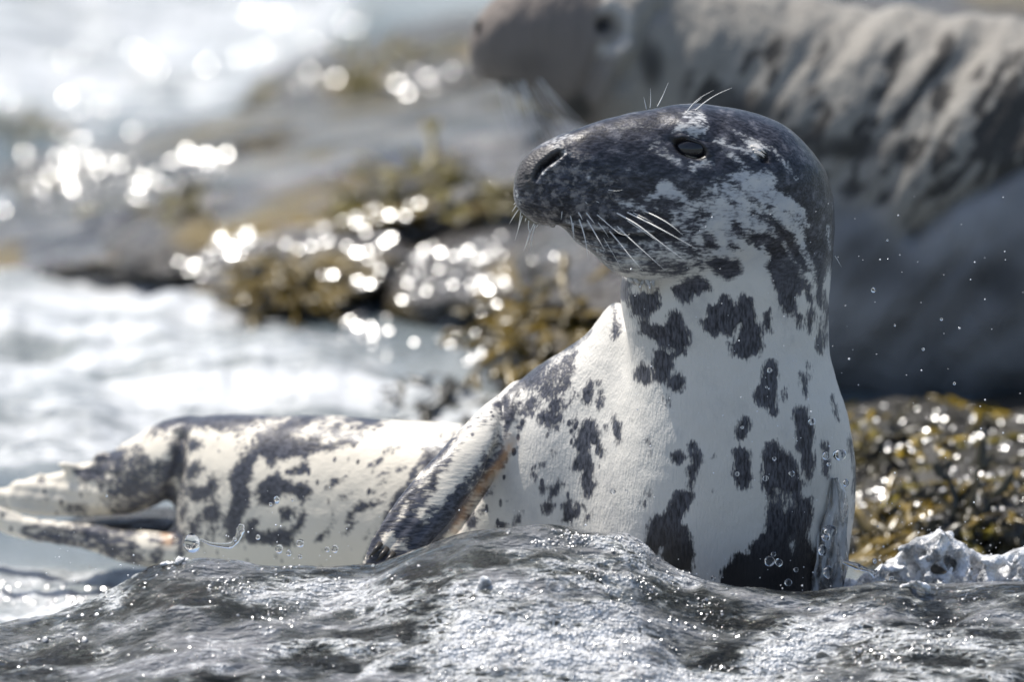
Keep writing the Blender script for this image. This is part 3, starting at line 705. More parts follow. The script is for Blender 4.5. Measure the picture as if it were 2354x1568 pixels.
col = t.mix(t.math('MULTIPLY', t.attr('pink'), t.ramp(blotch, .35, .65, .15, .7)), col, (.62, .36, .19, 1))
col = t.mix(t.attr('hole'), col, (.012, .010, .010, 1))
hair_h = t.math('ADD', t.math('MULTIPLY', streak, 1.0), t.math('MULTIPLY', t.noise(o_, 420.0, 2.0), .35))
skin_h = t.voro(t.mapping(o_, (1.0, 1.0, 1.7)), 240.0)
bmp = t.bump(hair_h, .0013, t.math('ADD', .38, t.math('MULTIPLY', nw, .42)))
bmp = t.bump(skin_h, .0022, t.math('MULTIPLY', t.attr('muzzle'), .4), bmp)
t.set(Base_Color=col, Roughness=t.math('ADD', t.ramp(m, 0, 1, .52, .38), t.math('MULTIPLY', t.attr('nosepad'), .12)), Normal=bmp)
t.bsdf.inputs['Specular IOR Level'].default_value = .38
t.put(t.bsdf.inputs['Coat Weight'], t.math('MULTIPLY', t.math('MAXIMUM', t.attr('wet'), t.math('MULTIPLY', m, .15)), .8))
t.bsdf.inputs['Coat Roughness'].default_value = .22
SEAL_MAT = t.m

seal = empty('seal', tuple(P(1640, 1380, .06)))
tag(seal, 'dark spotted cream and grey seal raised upright out of the rushing water', 'seal')
def child(o, parent):
    o.parent = parent
    o.matrix_parent_inverse = Matrix.Translation(-parent.location)
    return o
seal_me.polygons.foreach_set('use_smooth', [True]*len(seal_me.polygons))
seal_me.materials.clear(); seal_me.materials.append(SEAL_MAT)
seal_me.name = 'body'
body = bpy.data.objects.new('body', seal_me); COL.objects.link(body); child(body, seal)

from mathutils.bvhtree import BVHTree
bv = BVHTree.FromPolygons([tuple(c) for c in co], [tuple(p.vertices) for p in seal_me.polygons])
def hit(uq, vq):
    """point of the seal's surface met by a sight line"""
    a = (uq - 1177.0)/23540.0; b = (784.0 - vq)/23540.0
    d = Vector(FV + b*UV + np.array([a, 0, 0])).normalized()
    loc, n, i, dist = bv.ray_cast(Vector(CAM), d)
    return (np.array(loc), np.array(n)) if loc is not None else (P(uq, vq, float(yh(min(max(uq, 1180), 1922)))), -FV)

def uvsphere(c, r, nu=28, nv=18, axes=None):
    c = np.asarray(c, float); R = []
    A = np.eye(3) if axes is None else np.asarray(axes)
    for i in range(1, nv):
        ph = np.pi*i/nv; th = np.linspace(0, 2*np.pi, nu, endpoint=False)
        q = np.stack([np.sin(ph)*np.cos(th), np.sin(ph)*np.sin(th), np.cos(ph) + 0*th], 1)*np.asarray(r)
        R.append(c + q @ A)
    return loft(R)
# eye: glossy globe set in the socket
t = NT('eye_dark'); t.set(Base_Color=(.012, .011, .014, 1), Roughness=.14)
t.bsdf.inputs['Coat Weight'].default_value = .35; t.bsdf.inputs['Coat Roughness'].default_value = .03
EYE_MAT = t.m
for side in (-1, 1):
    p0, n0 = hit(EYE_U, EYE_V)
    yc = float(yh(EYE_U))
    c = p0 + FV*(.016 - .0088)
    if side > 0:
        c = c.copy(); c[1] = 2*yc - c[1]
    child(mesh_obj('eye', *uvsphere(c, (.0195, .016, .0135)), EYE_MAT), seal)
# heavy lids folded over the globe
t = NT('eyelid_skin'); t.set(Base_Color=t.mix(t.noise(t.obj(), 350.0, 3.0), (.012, .011, .012, 1), (.06, .056, .058, 1)), Roughness=.42); LID = t.m
t = NT('eyelid_rim'); t.set(Base_Color=(.30, .26, .20, 1), Roughness=.45); RIM = t.m
p0, n0 = hit(EYE_U, EYE_V)
ec = p0 + FV*(.016 - .0088)
ea = np.array([1, 0, 0])*math.cos(EYE_A) - UV*math.sin(EYE_A); eb = np.array([1, 0, 0])*math.sin(EYE_A) + UV*math.cos(EYE_A)
def lid(name, f0, f1, k, mat, far=False):
    R1, R2 = [], []
    for i in range(26):
        th = math.radians(-88 + 176*i/25)
        a0, a1 = math.radians(f0(i/25)), math.radians(f1(i/25))
        for rr, sc in ((R1, k), (R2, k*.93)):
            row = []
            for j in range(9):
                ph = a0 + (a1 - a0)*j/8
                row.append(ec + sc*(.0185*math.sin(th)*math.cos(ph)*ea + .0135*math.sin(ph)*eb - .016*math.cos(th)*math.cos(ph)*FV))
            rr.append(row)
    rings = [R1[i] + R2[i][::-1] for i in range(26)]
    V_, F_ = loft(np.array(rings))
    if far: V_ = [(x, 2*float(yh(EYE_U)) - y, z) for x, y, z in V_]
    child(mesh_obj(name, V_, F_, mat), seal)
for far in (False, True):
    lid('upper_eyelid', lambda s: 26 - 18*abs(2*s - 1)**2 + 6*s, lambda s: 82, 1.07, LID, far)
    lid('lower_eyelid', lambda s: -34 + 22*abs(2*s - 1)**2, lambda s: -44 + 22*abs(2*s - 1)**2, 1.045, RIM, far)
# whiskers
t = NT('whisker_white'); t.set(Base_Color=(.80, .79, .76, 1), Roughness=.35)
WH_MAT = t.m
def whisker(k, pts, r=.00055, lift=.012, Y0=None, back=0.0):
    q = np.array(T(k, pts)); n = 14
    s = np.linspace(0, 1, n); kk = np.linspace(0, 1, len(q))
    if len(q) == 2:
        uu_ = np.interp(s, kk, q[:, 0]); vv_ = np.interp(s, kk, q[:, 1])
    else:
        uu_ = pchip(kk, q[:, 0], s); vv_ = pchip(kk, q[:, 1], s)
    p0, n0 = hit(q[0, 0], q[0, 1]) if Y0 is None else (P(q[0, 0], q[0, 1], Y0), -FV)
    Y = p0[1] + .003 - lift*np.sin(s*np.pi*.5) + back*s*s
    pp = P(uu_, vv_, Y)
    child(mesh_obj('whisker', *tube(pp, r*(1.08 - .92*s**1.5), 6), WH_MAT), seal)
# long cheek whiskers
whisker('K3', [(830, 0), (1180, 200), (1560, 490), (1970, 795)], .0008, .035)
whisker('K3', [(990, -10), (1400, 190), (1700, 350), (2140, 597)], .0008, .04)
whisker('K3', [(1280, -20), (1480, 70), (1720, 210), (1915, 372)], .0007, .035)
whisker('K3', [(1100, 5), (1260, 80), (1440, 170)], .00045, .02)
whisker('K3', [(990, 110), (1200, 250), (1400, 390), (1500, 460)], .00045, .02)
whisker('K3', [(730, 280), (900, 480), (1090, 720), (1280, 935)], .0006, .03)
whisker('K3', [(850, 210), (1040, 395), (1330, 660), (1625, 925)], .00065, .03)
whisker('K3', [(500, 0), (650, 130), (800, 260), (930, 355), (1030, 375), (1075, 352)], .0005, .02)
whisker('K3', [(380, 105), (480, 270), (590, 460), (700, 650)], .0006, .022)
whisker('K3', [(260, 90), (330, 290), (380, 500), (415, 750)], .0006, .02)
whisker('K3', [(130, 40), (160, 200), (168, 350)], .0005, .014)
whisker('K3', [(172, 150), (182, 280), (190, 430)], .0005, .012)
whisker('K3', [(370, 0), (440, 90), (520, 195)], .0007, .012)
whisker('K3', [(250, 0), (290, 60), (325, 130)], .0007, .012)
whisker('K3', [(550, 150), (650, 270), (740, 410)], .0004, .014)
whisker('K3', [(640, 380), (720, 520), (850, 740), (965, 950)], .00028, .02)
whisker('K1', [(1320, 700), (1420, 715), (1500, 725), (1585, 708)], .0004, .006)
whisker('K1', [(740, 995), (735, 1060), (725, 1130)], .0004, .01)
whisker('K1', [(1050, 870), (1095, 905)], .0005, .004)
whisker('K1', [(1190, 855), (1265, 892)], .0005, .004)
# whiskers of the far lip
for pts in ([(100, 930), (70, 975), (40, 1020)], [(130, 985), (60, 1090), (5, 1185)], [(172, 960), (150, 1130), (120, 1270)],
            [(275, 1140), (270, 1220), (290, 1330), (240, 1470), (200, 1570)], [(350, 1180), (300, 1290), (260, 1400), (220, 1520)],
            [(365, 1200), (330, 1330), (310, 1450), (290, 1620)], [(235, 1110), (222, 1160)], [(400, 1205), (372, 1240)], [(95, 885), (62, 920)],
            [(185, 1070), (150, 1190), (80, 1420)]):
    whisker('K1', pts, .00055, -.004, Y0=-.055, back=.006)
# brow hairs
whisker('K2', [(530, 165), (580, 80), (690, 0), (840, -70), (1020, -130)][:1] + [(600, 70), (700, -20), (860, -110)], .00055, .003)
whisker('K2', [(630, 140), (760, 30), (900, -60), (1080, -140)], .0006, .003)
whisker('K2', [(640, 45), (720, -20)], .00035, .003)
for pts, r in (([(190, 90), (250, -30), (320, -200)], .0006), ([(105, 108), (112, 0), (108, -130)], .0004), ([(62, 120), (40, 20), (28, -30)], .0004)):
    whisker('K2', pts, r, -.002, Y0=float(yh(1500)))
whisker('K4', [(1410, 620), (1440, 670), (1468, 720)], .0004, 0.0, Y0=.03)
# wet locks hanging from the chin
t = NT('chin_lock'); t.set(Base_Color=(.52, .50, .47, 1), Roughness=.45); LOCK = t.m
for pts, r in (([(1130, 1060), (1200, 1120), (1250, 1300)], .0024), ([(1300, 1090), (1250, 1160), (1245, 1300)], .002), ([(1340, 1080), (1390, 1180), (1425, 1300)], .0024),
               ([(1440, 1080), (1445, 1170), (1430, 1290)], .002), ([(1060, 1040), (1110, 1100), (1180, 1165)], .0018), ([(1320, 1100), (1340, 1200), (1365, 1285)], .0014)):
    q = np.array(T('K3', pts)); s = np.linspace(0, 1, 10)
    uu_, vv_ = pchip([0, .5, 1], q[:, 0], s), pchip([0, .5, 1], q[:, 1], s)
    ys = [hit(q[0, 0], q[0, 1])[0][1], hit(q[1, 0], q[1, 1])[0][1], hit(q[2, 0], q[2, 1])[0][1]]
    Y = np.interp(s, [0, .5, 1], [ys[0] + .002, min(ys[0], ys[1]) - .003, ys[2] - .004])
    child(mesh_obj('fur_lock', *tube(P(uu_, vv_, Y), r*(1 - s)**.8 + .0002, 8), LOCK), seal)
# hair fringe on the ear
for pts in ([(1300, 560), (1400, 590), (1480, 640)], [(1320, 600), (1400, 630), (1470, 668)], [(1340, 630), (1410, 650), (1460, 690)]):
    q = np.array(T('K2', pts)); s = np.linspace(0, 1, 8)
    uu_, vv_ = pchip([0, .5, 1], q[:, 0], s), pchip([0, .5, 1], q[:, 1], s)
    p0 = hit(q[0, 0], q[0, 1])[0]; p1 = hit(q[2, 0], q[2, 1])[0]
    child(mesh_obj('ear_tuft', *tube(P(uu_, vv_, p0[1] + .001 + (min(p1[1], p0[1] + .002) - p0[1] - .004)*s), .0016*(1 - s)**.7 + .0002, 7), LOCK), seal)
# claws of the fore flipper
t = NT('claw_horn'); t.set(Base_Color=(.05, .045, .04, 1), Roughness=.3); CLAW = t.m
for i in range(5):
    s0 = -.8 + .4*i
    cu, cv = 905 - 40*s0*.0 + s0*50*.75, 1272 + s0*50*.55
    p0, n0 = hit(cu, cv)
    tip = P(cu - 26, cv + 32, p0[1] - .006)
    pts = np.array([p0, (p0 + tip)/2 - FV*.003, tip])
    child(mesh_obj('claw', *tube(pts, [.0032, .0024, .0004], 8), CLAW), seal)
# ================================================================== sea: one sheet, fine in front of the seal, stretched to the horizon
def axis(lo, hi, step, far_lo, far_hi, grow=1.045):
    c = list(np.arange(lo, hi + step/2, step)); s = step; x = hi
    up = []
    while x < far_hi: s *= grow; x += s; up.append(x)
    s = step; x = lo; dn = []
    while x > far_lo: s *= grow; x -= s; dn.append(x)
    return np.array(dn[::-1] + c + up)
gx = axis(-.56, .56, .0024, -900, 900, 1.07)
gy = axis(-.78, .02, .0027, -60, 2500, 1.028)
X, Yg = np.meshgrid(gx, gy)
CREST = [(-600, 1450), (0, 1438), (110, 1420), (220, 1388), (290, 1348), (340, 1312), (390, 1292), (460, 1278), (540, 1285), (650, 1298), (760, 1306), (850, 1302), (900, 1280), (960, 1257),
         (1050, 1234), (1150, 1220), (1250, 1216), (1330, 1230), (1440, 1246), (1500, 1285), (1580, 1325), (1680, 1348), (1800, 1358), (1900, 1362), (1960, 1352), (2050, 1343), (2160, 1352), (2250, 1346), (2354, 1342), (3000, 1360)]
YR = -.155
cx = np.array([float(P(a, b, YR)[0]) for a, b in CREST]); cz = np.array([float(P(a, b, YR)[2]) for a, b in CREST])
xs = np.clip(X[0], cx[0], cx[-1])
zc1 = pchip(cx, cz, xs)
yr1 = YR + .018*fbm(np.stack([X[0]*6, 0*xs, 0*xs + 4], -1), 3)
fade = np.exp(-(np.maximum(np.abs(X[0]) - .8, 0)/1.0)**2)
zc = (zc1*fade)[None, :]; yr = yr1[None, :]
front = np.exp(-(np.minimum(Yg - yr, 0)/.13)**2)
rear_f = np.exp(-(np.maximum(Yg - yr, 0)/.055)**2)
base_f = -.075 - .05*sm(-.3, -.7, Yg)
trough = -.105*sm(1.25, .55, Yg) - .0*X
trough = trough*np.exp(-(np.maximum(np.abs(X) - 1.2, 0)/1.5)**2)
Z = np.where(Yg < yr, zc*front + base_f*(1 - front), zc*rear_f + trough*(1 - rear_f))
# running water: streaks along the flow, choppier close to the crest
FA = math.radians(12)
xf = X*math.cos(FA) + Yg*math.sin(FA); yf = -X*math.sin(FA) + Yg*math.cos(FA)
def fl(sx, sy, o, oc=3): return fbm(np.stack([xf*sx, yf*sy, 0*X + o], -1), oc)
near = np.exp(-(np.maximum(np.abs(X) - .6, 0)/.3)**2)*sm(.25, .0, Yg)*sm(-1.6, -.9, Yg)
warp = fl(9, 14, 1.5, 2)
rid = lambda a: 1 - np.abs(a)*2
detail = (.014*fl(4, 12, 7.1, 2) + .010*(rid(fl(8, 28, 3.3, 2) + .3*warp) - .5) + .0065*(rid(fl(18, 70, 13.3, 2) + .35*warp) - .5)*sm(-.35, .25, fl(6, 8, 21.0, 2)) + .0028*fl(45, 150, 9.7, 2)*sm(-.3, .4, fl(8, 12, 31.0, 2)))
amp = 1 - .55*np.exp(-((Yg - yr)/.035)**2)
Z = Z + detail*near*amp
FOAMP = [
 (.27, [(-100, 1450), (300, 1340), (900, 1290), (1200, 1225), (1500, 1290), (2400, 1350), (2400, 1640), (-100, 1640)], 30),
 (1.08, [(1000, 1600), (955, 1510), (985, 1430), (1040, 1380), (1110, 1345), (1200, 1395), (1320, 1398), (1430, 1400), (1485, 1440), (1515, 1465), (1490, 1500), (1560, 1600)], 85),
 (1.05, [(1640, 1600), (1720, 1490), (1760, 1470), (1840, 1438), (1965, 1432), (2070, 1450), (2230, 1475), (2400, 1480), (2400, 1505), (2100, 1500), (1950, 1492), (1880, 1540), (1800, 1600)], 50),
 (.8, [(1200, 1530), (1700, 1545), (1700, 1620), (1200, 1620)], 20),
 (.8, [(1440, 1232), (1500, 1262), (1490, 1310), (1570, 1332), (1620, 1362), (1500, 1345), (1400, 1290), (1300, 1235)], 12),
 (.62, [(480, 1330), (700, 1320), (900, 1330), (1040, 1370), (980, 1450), (760, 1430), (560, 1400)], 40),
 (.5, [(1150, 1260), (1400, 1270), (1560, 1370), (1450, 1400), (1250, 1380)], 30),
 (.62, [(560, 1500), (640, 1470), (760, 1475), (700, 1510), (600, 1530)], 16), (.75, [(740, 1478), (900, 1485), (960, 1470), (940, 1500), (800, 1520), (740, 1500)], 10),
 (.7, [(800, 1568), (860, 1520), (1000, 1480), (980, 1510), (880, 1568)], 10), (.6, [(420, 1540), (540, 1520), (500, 1560)], 12),
 (.6, [(2000, 1520), (2354, 1530), (2354, 1600), (1950, 1600)], 25),
 (1.0, [(-200, 1195), (60, 1240), (200, 1275), (300, 1300), (330, 1330), (260, 1400), (-200, 1440)], 25),
]
ROWS = [
 (.55, [(-900, 860), (1200, 900), (1200, 1010), (-900, 1130)], 60),  # white water farther out, on the level sea
 (1.0, [(-700, -120), (780, -120), (800, 40), (740, 150), (560, 215), (400, 255), (150, 285), (-100, 240), (-700, 300)], 70),
 (1.0, [(-900, 470), (0, 485), (150, 520), (280, 565), (340, 625), (420, 665), (540, 705), (640, 745), (740, 795), (840, 835), (1000, 885), (1100, 920), (1100, 965), (700, 960), (420, 930), (200, 900), (-900, 880)], 50),
]
pts = np.stack([X, Yg, Z], -1)
uu, vv = PROJ(pts)
uu = uu + 60*fl(9, 22, 2.2, 4); vv = vv + 22*fl(9, 22, 12.2, 4)
foam = np.zeros_like(X)
zone_n = (Yg > -1.2) & (Yg < .02) & (np.abs(X) < .9)
zone_b = (Yg > -.02) & (Yg < 9) & (np.abs(X) < 6)
for (val, q, soft) in FOAMP:
    msk = zone_n | ((Yg >= .02) & (Yg < .5) & (np.abs(X) < .9))
    sd = polysd(q, uu[msk], vv[msk]); f = np.clip(.5 - sd/(2*soft), 0, 1)*val
    foam[msk] = np.maximum(foam[msk], f)
for (val, q, soft) in ROWS:
    sd = polysd(q, uu[zone_b], vv[zone_b]); f = np.clip(.5 - sd/(2*soft), 0, 1)*val
    foam[zone_b] = np.maximum(foam[zone_b], f)
foam = np.maximum(foam, .35*sm(5, 12, np.abs(Yg)))
# foam piles up, white water farther out is lumpy
Z = Z + near*foam*(.006 + .007*fl(16, 34, 4.4, 3) + .0022*fl(70, 130, 8.4, 2))
Z = Z + sm(.02, .12, Yg)*sm(.8, .4, Yg)*foam*(.016*fl(14, 22, 3.7, 3) + .006*fl(60, 90, 6.7, 2))
farw = sm(.25, .8, Yg)*sm(40, 15, Yg)
Z = Z + farw*(.022*fl(1.7, 5, 6.6, 3) + foam*(.05*fl(4.5, 8, 1.1, 3) + .022*fl(16, 26, 5.1, 3)))
V = np.stack([X, Yg, Z], -1).reshape(-1, 3)
ny, nx = X.shape
ii = np.arange((ny - 1)*(nx - 1)); r_, c_ = ii//(nx - 1), ii % (nx - 1)
k0 = r_*nx + c_
Fq = np.stack([k0, k0 + 1, k0 + nx + 1, k0 + nx], 1)
me = bpy.data.meshes.new('sea')
me.vertices.add(len(V)); me.vertices.foreach_set('co', V.astype(np.float32).ravel())
me.loops.add(Fq.size); me.loops.foreach_set('vertex_index', Fq.ravel().astype(np.int32))
me.polygons.add(len(Fq)); me.polygons.foreach_set('loop_start', np.arange(0, Fq.size, 4, dtype=np.int32))
me.polygons.foreach_set('use_smooth', [True]*len(Fq))
me.update(calc_edges=True); me.validate()
fattr(me, 'foam', foam.ravel()); fattr(me, 'nearw', near.ravel())
sea = bpy.data.objects.new('sea', me); COL.objects.link(sea)
tag(sea, kind='structure')

t = NT('sea_water')
o_ = t.obj()
fo, nw = t.attr('foam'), t.attr('nearw')
flow = t.mapping(o_, (1, 3.2, 2.4), (0, 0, -FA))
brk = t.noise(flow, 26.0, 5.0, .65)
brk2 = t.noise(flow, 7.0, 4.0, .6, .4)
bub = t.voro(o_, 330.0); bub2 = t.voro(o_, 150.0)
fx = t.math('ADD', fo, t.math('ADD', t.math('MULTIPLY', t.math('SUBTRACT', brk, .5), 1.5), t.math('MULTIPLY', t.math('SUBTRACT', brk2, .5), .7)))
wob = t.n('ShaderNodeVectorMath', operation='ADD'); t.link(flow, wob.inputs[0])
wn3 = t.n('ShaderNodeTexNoise'); t.link(o_, wn3.inputs['Vector']); wn3.inputs['Scale'].default_value = 30.0
sc3 = t.n('ShaderNodeVectorMath', operation='SCALE'); t.link(wn3.outputs['Color'], sc3.inputs[0]); sc3.inputs[3].default_value = .05
t.link(sc3.outputs[0], wob.inputs[1])
cell = t.ramp(t.voro(wob.outputs[0], 24.0, 'DISTANCE_TO_EDGE'), .03, .16, 1, 0)
cell2 = t.ramp(t.voro(wob.outputs[0], 60.0, 'DISTANCE_TO_EDGE'), .04, .22, 1, 0)
laces = t.math('MULTIPLY', t.math('MAXIMUM', cell, cell2), t.ramp(fx, .2, .7))
fm = t.math('MAXIMUM', t.ramp(fx, .68, 1.0), t.math('MULTIPLY', laces, .85))
fm = t.mix(nw, t.ramp(fx, .22, .62), fm)
fm = t.math('MULTIPLY', fm, t.math('GREATER_THAN', fo, .03))
murk = t.mix(t.ramp(brk2, .38, .62), (.045, .048, .046, 1), (.23, .235, .245, 1))
murk_far = t.mix(t.ramp(t.noise(o_, 1.6, 3.0), .35, .65), (.12, .15, .165, 1), (.30, .33, .34, 1))
murk = t.mix(t.ramp(brk2, .38, .62), (.50, .54, .52, 1), (.36, .37, .39, 1))
base = t.mix(nw, murk_far, murk)
lace = t.ramp(bub, .10, .42)
wcol = t.mix(t.math('MULTIPLY', lace, .35), (.88, .89, .91, 1), (.56, .58, .60, 1))
wcol = t.mix(t.ramp(t.noise(flow, 60.0, 3.0, .6), .48, .66), wcol, t.mix(nw, (.82, .84, .86, 1), (.42, .435, .45, 1)))
wcol = t.mix(nw, t.mix(t.ramp(t.noise(t.mapping(o_, (1, 3.2, 1)), 4.0, 5.0, .65), .36, .62), (.24, .265, .27, 1), (.70, .72, .735, 1)), wcol)
col = t.mix(fm, base, wcol)
h = t.math('ADD', t.math('MULTIPLY', t.noise(flow, 45.0, 2.0, .5), 1.0), t.math('MULTIPLY', t.noise(flow, 110.0, 2.0, .5), .4))
b1 = t.bump(h, .012, t.math('ADD', .6, t.math('MULTIPLY', nw, .2)))
hb = t.math('ADD', t.math('MULTIPLY', bub, -1.0), t.math('MULTIPLY', bub2, -.8))
b2 = t.bump(hb, .0022, t.math('MULTIPLY', fm, nw), b1)
t.set(Base_Color=col, Roughness=t.math('ADD', t.math('MULTIPLY', fm, .2), .035), Normal=b2)
t.bsdf.inputs['IOR'].default_value = 1.34
t.put(t.bsdf.inputs['Transmission Weight'], t.math('MULTIPLY', t.math('MULTIPLY', nw, t.math('SUBTRACT', 1.0, fm)), t.ramp(brk2, .42, .64, .97, .45)))
me.materials.append(t.m)
# stony bed under the near water
bx_ = np.arange(-.9, .9, .009); by_ = np.arange(-1.1, .6, .009)
BX, BY = np.meshgrid(bx_, by_)
zb = np.interp(BX, cx, cz)*np.exp(-((BY - YR)/.16)**2) - .085 - .06*sm(-.2, -.6, BY) - .1*sm(0, .2, BY)
zb = zb + .03*fbm(np.stack([BX*9, BY*9, 0*BX], -1), 4) + .012*fbm(np.stack([BX*32, BY*32, 0*BX + 5], -1), 3)
nb_y, nb_x = BX.shape
bi = np.arange((nb_y - 1)*(nb_x - 1)); b0 = (bi//(nb_x - 1))*nb_x + bi % (nb_x - 1)
tb = NT('seabed_stone'); ob_ = tb.obj()
cb = tb.mix(tb.ramp(tb.noise(ob_, 24.0, 4.0, .6), .38, .62), (.035, .035, .03, 1), (.30, .30, .28, 1))
tb.set(Base_Color=cb, Roughness=.7)
bed = mesh_obj('seabed', np.stack([BX, BY, zb], -1).reshape(-1, 3), np.stack([b0, b0 + 1, b0 + nb_x + 1, b0 + nb_x], 1), tb.m)
tag(bed, kind='structure')
seabv = BVHTree.FromPolygons([tuple(q) for q in V], [tuple(map(int, f)) for f in Fq[(np.abs(V[Fq[:, 0], 0]) < 3) & (V[Fq[:, 0], 1] < 8) & (V[Fq[:, 0], 1] > -1.5)]])
def sea_at(x, y):
    loc, n, i, dd_ = seabv.ray_cast(Vector((x, y, 3.0)), Vector((0, 0, -1)))
    return loc.z if loc is not None else 0.0
def sea_hit(uq, vq):
    a = (uq - 1177.0)/23540.0; b = (784.0 - vq)/23540.0
    loc, n, i, dd_ = seabv.ray_cast(Vector(CAM), Vector(FV + b*UV + np.array([a, 0, 0])).normalized())
    return np.array(loc) if loc is not None else None
# ================================================================== the pale seal lying behind
Y2 = 1.06
bh = loft_u([(1073, 100, 106, Y2-.10, 6), (1078, 72, 145, Y2-.10, 40), (1092, 40, 172, Y2-.098, 62), (1115, 10, 194, Y2-.095, 82), (1160, -28, 212, Y2-.09, 100), (1210, -52, 232, Y2-.085, 112),
    (1280, -72, 266, Y2-.075, 128), (1350, -86, 300, Y2-.06, 145), (1420, -92, 335, Y2-.045, 162), (1500, -90, 400, Y2-.03, 185), (1580, -70, 480, Y2, 200), (1640, 50, 420, Y2, 100)], nr=60, n=56, p=.93)
bb = loft_u([(1420, 60, 260, Y2-.03, 80), (1480, -70, 380, Y2-.02, 165), (1560, -72, 540, Y2, 235), (1680, -50, 760, Y2+.03, 310), (1820, -18, 900, Y2+.05, 360), (1960, 4, 955, Y2+.07, 385), (2150, 26, 975, Y2+.08, 395),
    (2354, 42, 975, Y2+.09, 395), (2600, 75, 960, Y2+.1, 380), (2900, 170, 940, Y2+.12, 320), (3150, 330, 920, Y2+.14, 220), (3350, 520, 860, Y2+.15, 110), (3420, 650, 760, Y2+.15, 20)], nr=70, n=56)
bf = loft_path([(1900, 520, Y2-.02, 120, 60), (2050, 620, Y2-.06, 150, 60), (2200, 700, Y2-.075, 190, 55), (2350, 760, Y2-.08, 190, 50), (2500, 830, Y2-.085, 150, 40), (2600, 880, Y2-.085, 30, 10)])
m2 = remesh(join([bh, bb]), .007)
co2 = laplace(arr(m2), edges_of(m2), 10, .5); set_co(m2, co2)
n2 = normals(m2); u2, v2 = PROJ(co2)
d2 = np.zeros(len(co2))
EU2, EV2 = 1392, 58
r2 = np.hypot((u2 - EU2)/22, (v2 - EV2)/17)
d2 += -.009*(1 - sm(.8, 1.2, r2)) + .006*np.exp(-((np.hypot(u2 - 1392, v2 - 62) - 58)/14)**2)*(u2 > 1390)*(v2 < 140)
q, s = linesd([(1520, 20), (1492, 60), (1480, 120), (1430, 190)], u2, v2); d2 += -.010*np.exp(-(q/16)**2)
q, s = linesd([(1440, 110), (1400, 160), (1370, 230)], u2, v2); d2 += .007*np.exp(-(q/16)**2) - .006*np.exp(-((q - 34)/14)**2)*(s > 0)
q, s = linesd([(1090, 205), (1150, 195), (1200, 205), (1260, 225)], u2, v2); d2 += -.006*np.exp(-(q/9)**2)
q, s = linesd([(2100, 545), (2200, 470), (2354, 385), (2500, 330)], u2, v2); d2 += -.018*np.exp(-(q/16)**2)
d2 += .014*fbm(np.stack([(u2 + .75*v2)*.012, (v2 - .3*u2)*.0035, co2[:, 1]*3], -1), 3)*sm(1550, 1700, u2)
co2 = co2 + n2*d2[:, None]; set_co(m2, co2)
# wet wrinkled coat: dark slanting furrows, pale dry fur between, lower body blue grey with its shade painted in
fur = fbm(np.stack([(u2 + .55*v2)*.023, (v2 - .3*u2)*.0045, co2[:, 1]*4], -1), 4)
fin = fbm(np.stack([(u2 + .6*v2)*.05, (v2 - .3*u2)*.014, co2[:, 1]*8], -1), 3)
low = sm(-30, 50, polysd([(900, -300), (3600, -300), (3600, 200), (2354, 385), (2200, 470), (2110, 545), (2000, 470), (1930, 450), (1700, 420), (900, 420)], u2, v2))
dk2 = np.clip(.40 + 1.5*fur + 1.5*fin, 0, 1)*sm(1480, 1650, u2)*sm(20, 130, v2)
ell = lambda cu, cv, ru, rv: np.exp(-((u2 - cu)/ru)**2 - ((v2 - cv)/rv)**2)
dk2 = np.maximum(dk2, .8*ell(1330, 255, 60, 60)); dk2 = np.maximum(dk2, .75*ell(1500, 150, 45, 90)); dk2 = np.maximum(dk2, .5*ell(1220, 150, 120, 80))
dk2 = np.maximum(dk2, .9*ell(1160, 190, 40, 14)); dk2 = np.maximum(dk2, .75*ell(1700, 250, 170, 70)); dk2 = np.maximum(dk2, .8*ell(1950, 340, 130, 45))
fattr(m2, 'dark', dk2*(1 - low)); fattr(m2, 'low', low)
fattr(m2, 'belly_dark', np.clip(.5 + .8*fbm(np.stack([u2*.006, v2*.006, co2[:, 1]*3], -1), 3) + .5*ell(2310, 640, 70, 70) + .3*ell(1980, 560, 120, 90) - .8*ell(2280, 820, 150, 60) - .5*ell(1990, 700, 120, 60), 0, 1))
fattr(m2, 'face', sm(1480, 1330, u2))
fattr(m2, 'eyerim', np.exp(-((np.hypot((u2 - 1392), (v2 - 62)) - 52)/13)**2)*(u2 > 1380)*(v2 < 130))
fattr(m2, 'hole', np.maximum(sm(1.15, .7, r2), ell(1098, 62, 10, 26)*.0))
t = NT('pale_seal_coat'); o_ = t.obj()
c_p = t.mix(t.noise(o_, 30.0, 3.0), (.20, .185, .165, 1), (.35, .335, .30, 1))
c_p = t.mix(t.attr('face'), c_p, (.19, .165, .148, 1))
c_d = (.055, .052, .048, 1)
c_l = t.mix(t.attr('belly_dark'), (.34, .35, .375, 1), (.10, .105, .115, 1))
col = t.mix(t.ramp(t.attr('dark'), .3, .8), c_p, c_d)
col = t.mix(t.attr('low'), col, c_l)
col = t.mix(t.math('MULTIPLY', t.attr('eyerim'), .5), col, (.72, .70, .66, 1))
col = t.mix(t.attr('hole'), col, (.015, .015, .016, 1))
bm_ = t.bump(t.noise(t.mapping(o_, (50, 50, 18), (0, .6, 0)), 1.0, 3.0), .012, .7)
t.set(Base_Color=col, Roughness=.62, Normal=bm_)
t.bsdf.inputs['Specular IOR Level'].default_value = .25
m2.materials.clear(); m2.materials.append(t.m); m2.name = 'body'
m2.polygons.foreach_set('use_smooth', [True]*len(m2.polygons))
seal2 = empty('seal', tuple(P(2100, 960, Y2)))
tag(seal2, 'large pale grey seal with wrinkled wet coat lying on the rocks', 'seal')
b2o = bpy.data.objects.new('body', m2); COL.objects.link(b2o); child(b2o, seal2)
bv2 = BVHTree.FromPolygons([tuple(c) for c in co2], [tuple(p.vertices) for p in m2.polygons])
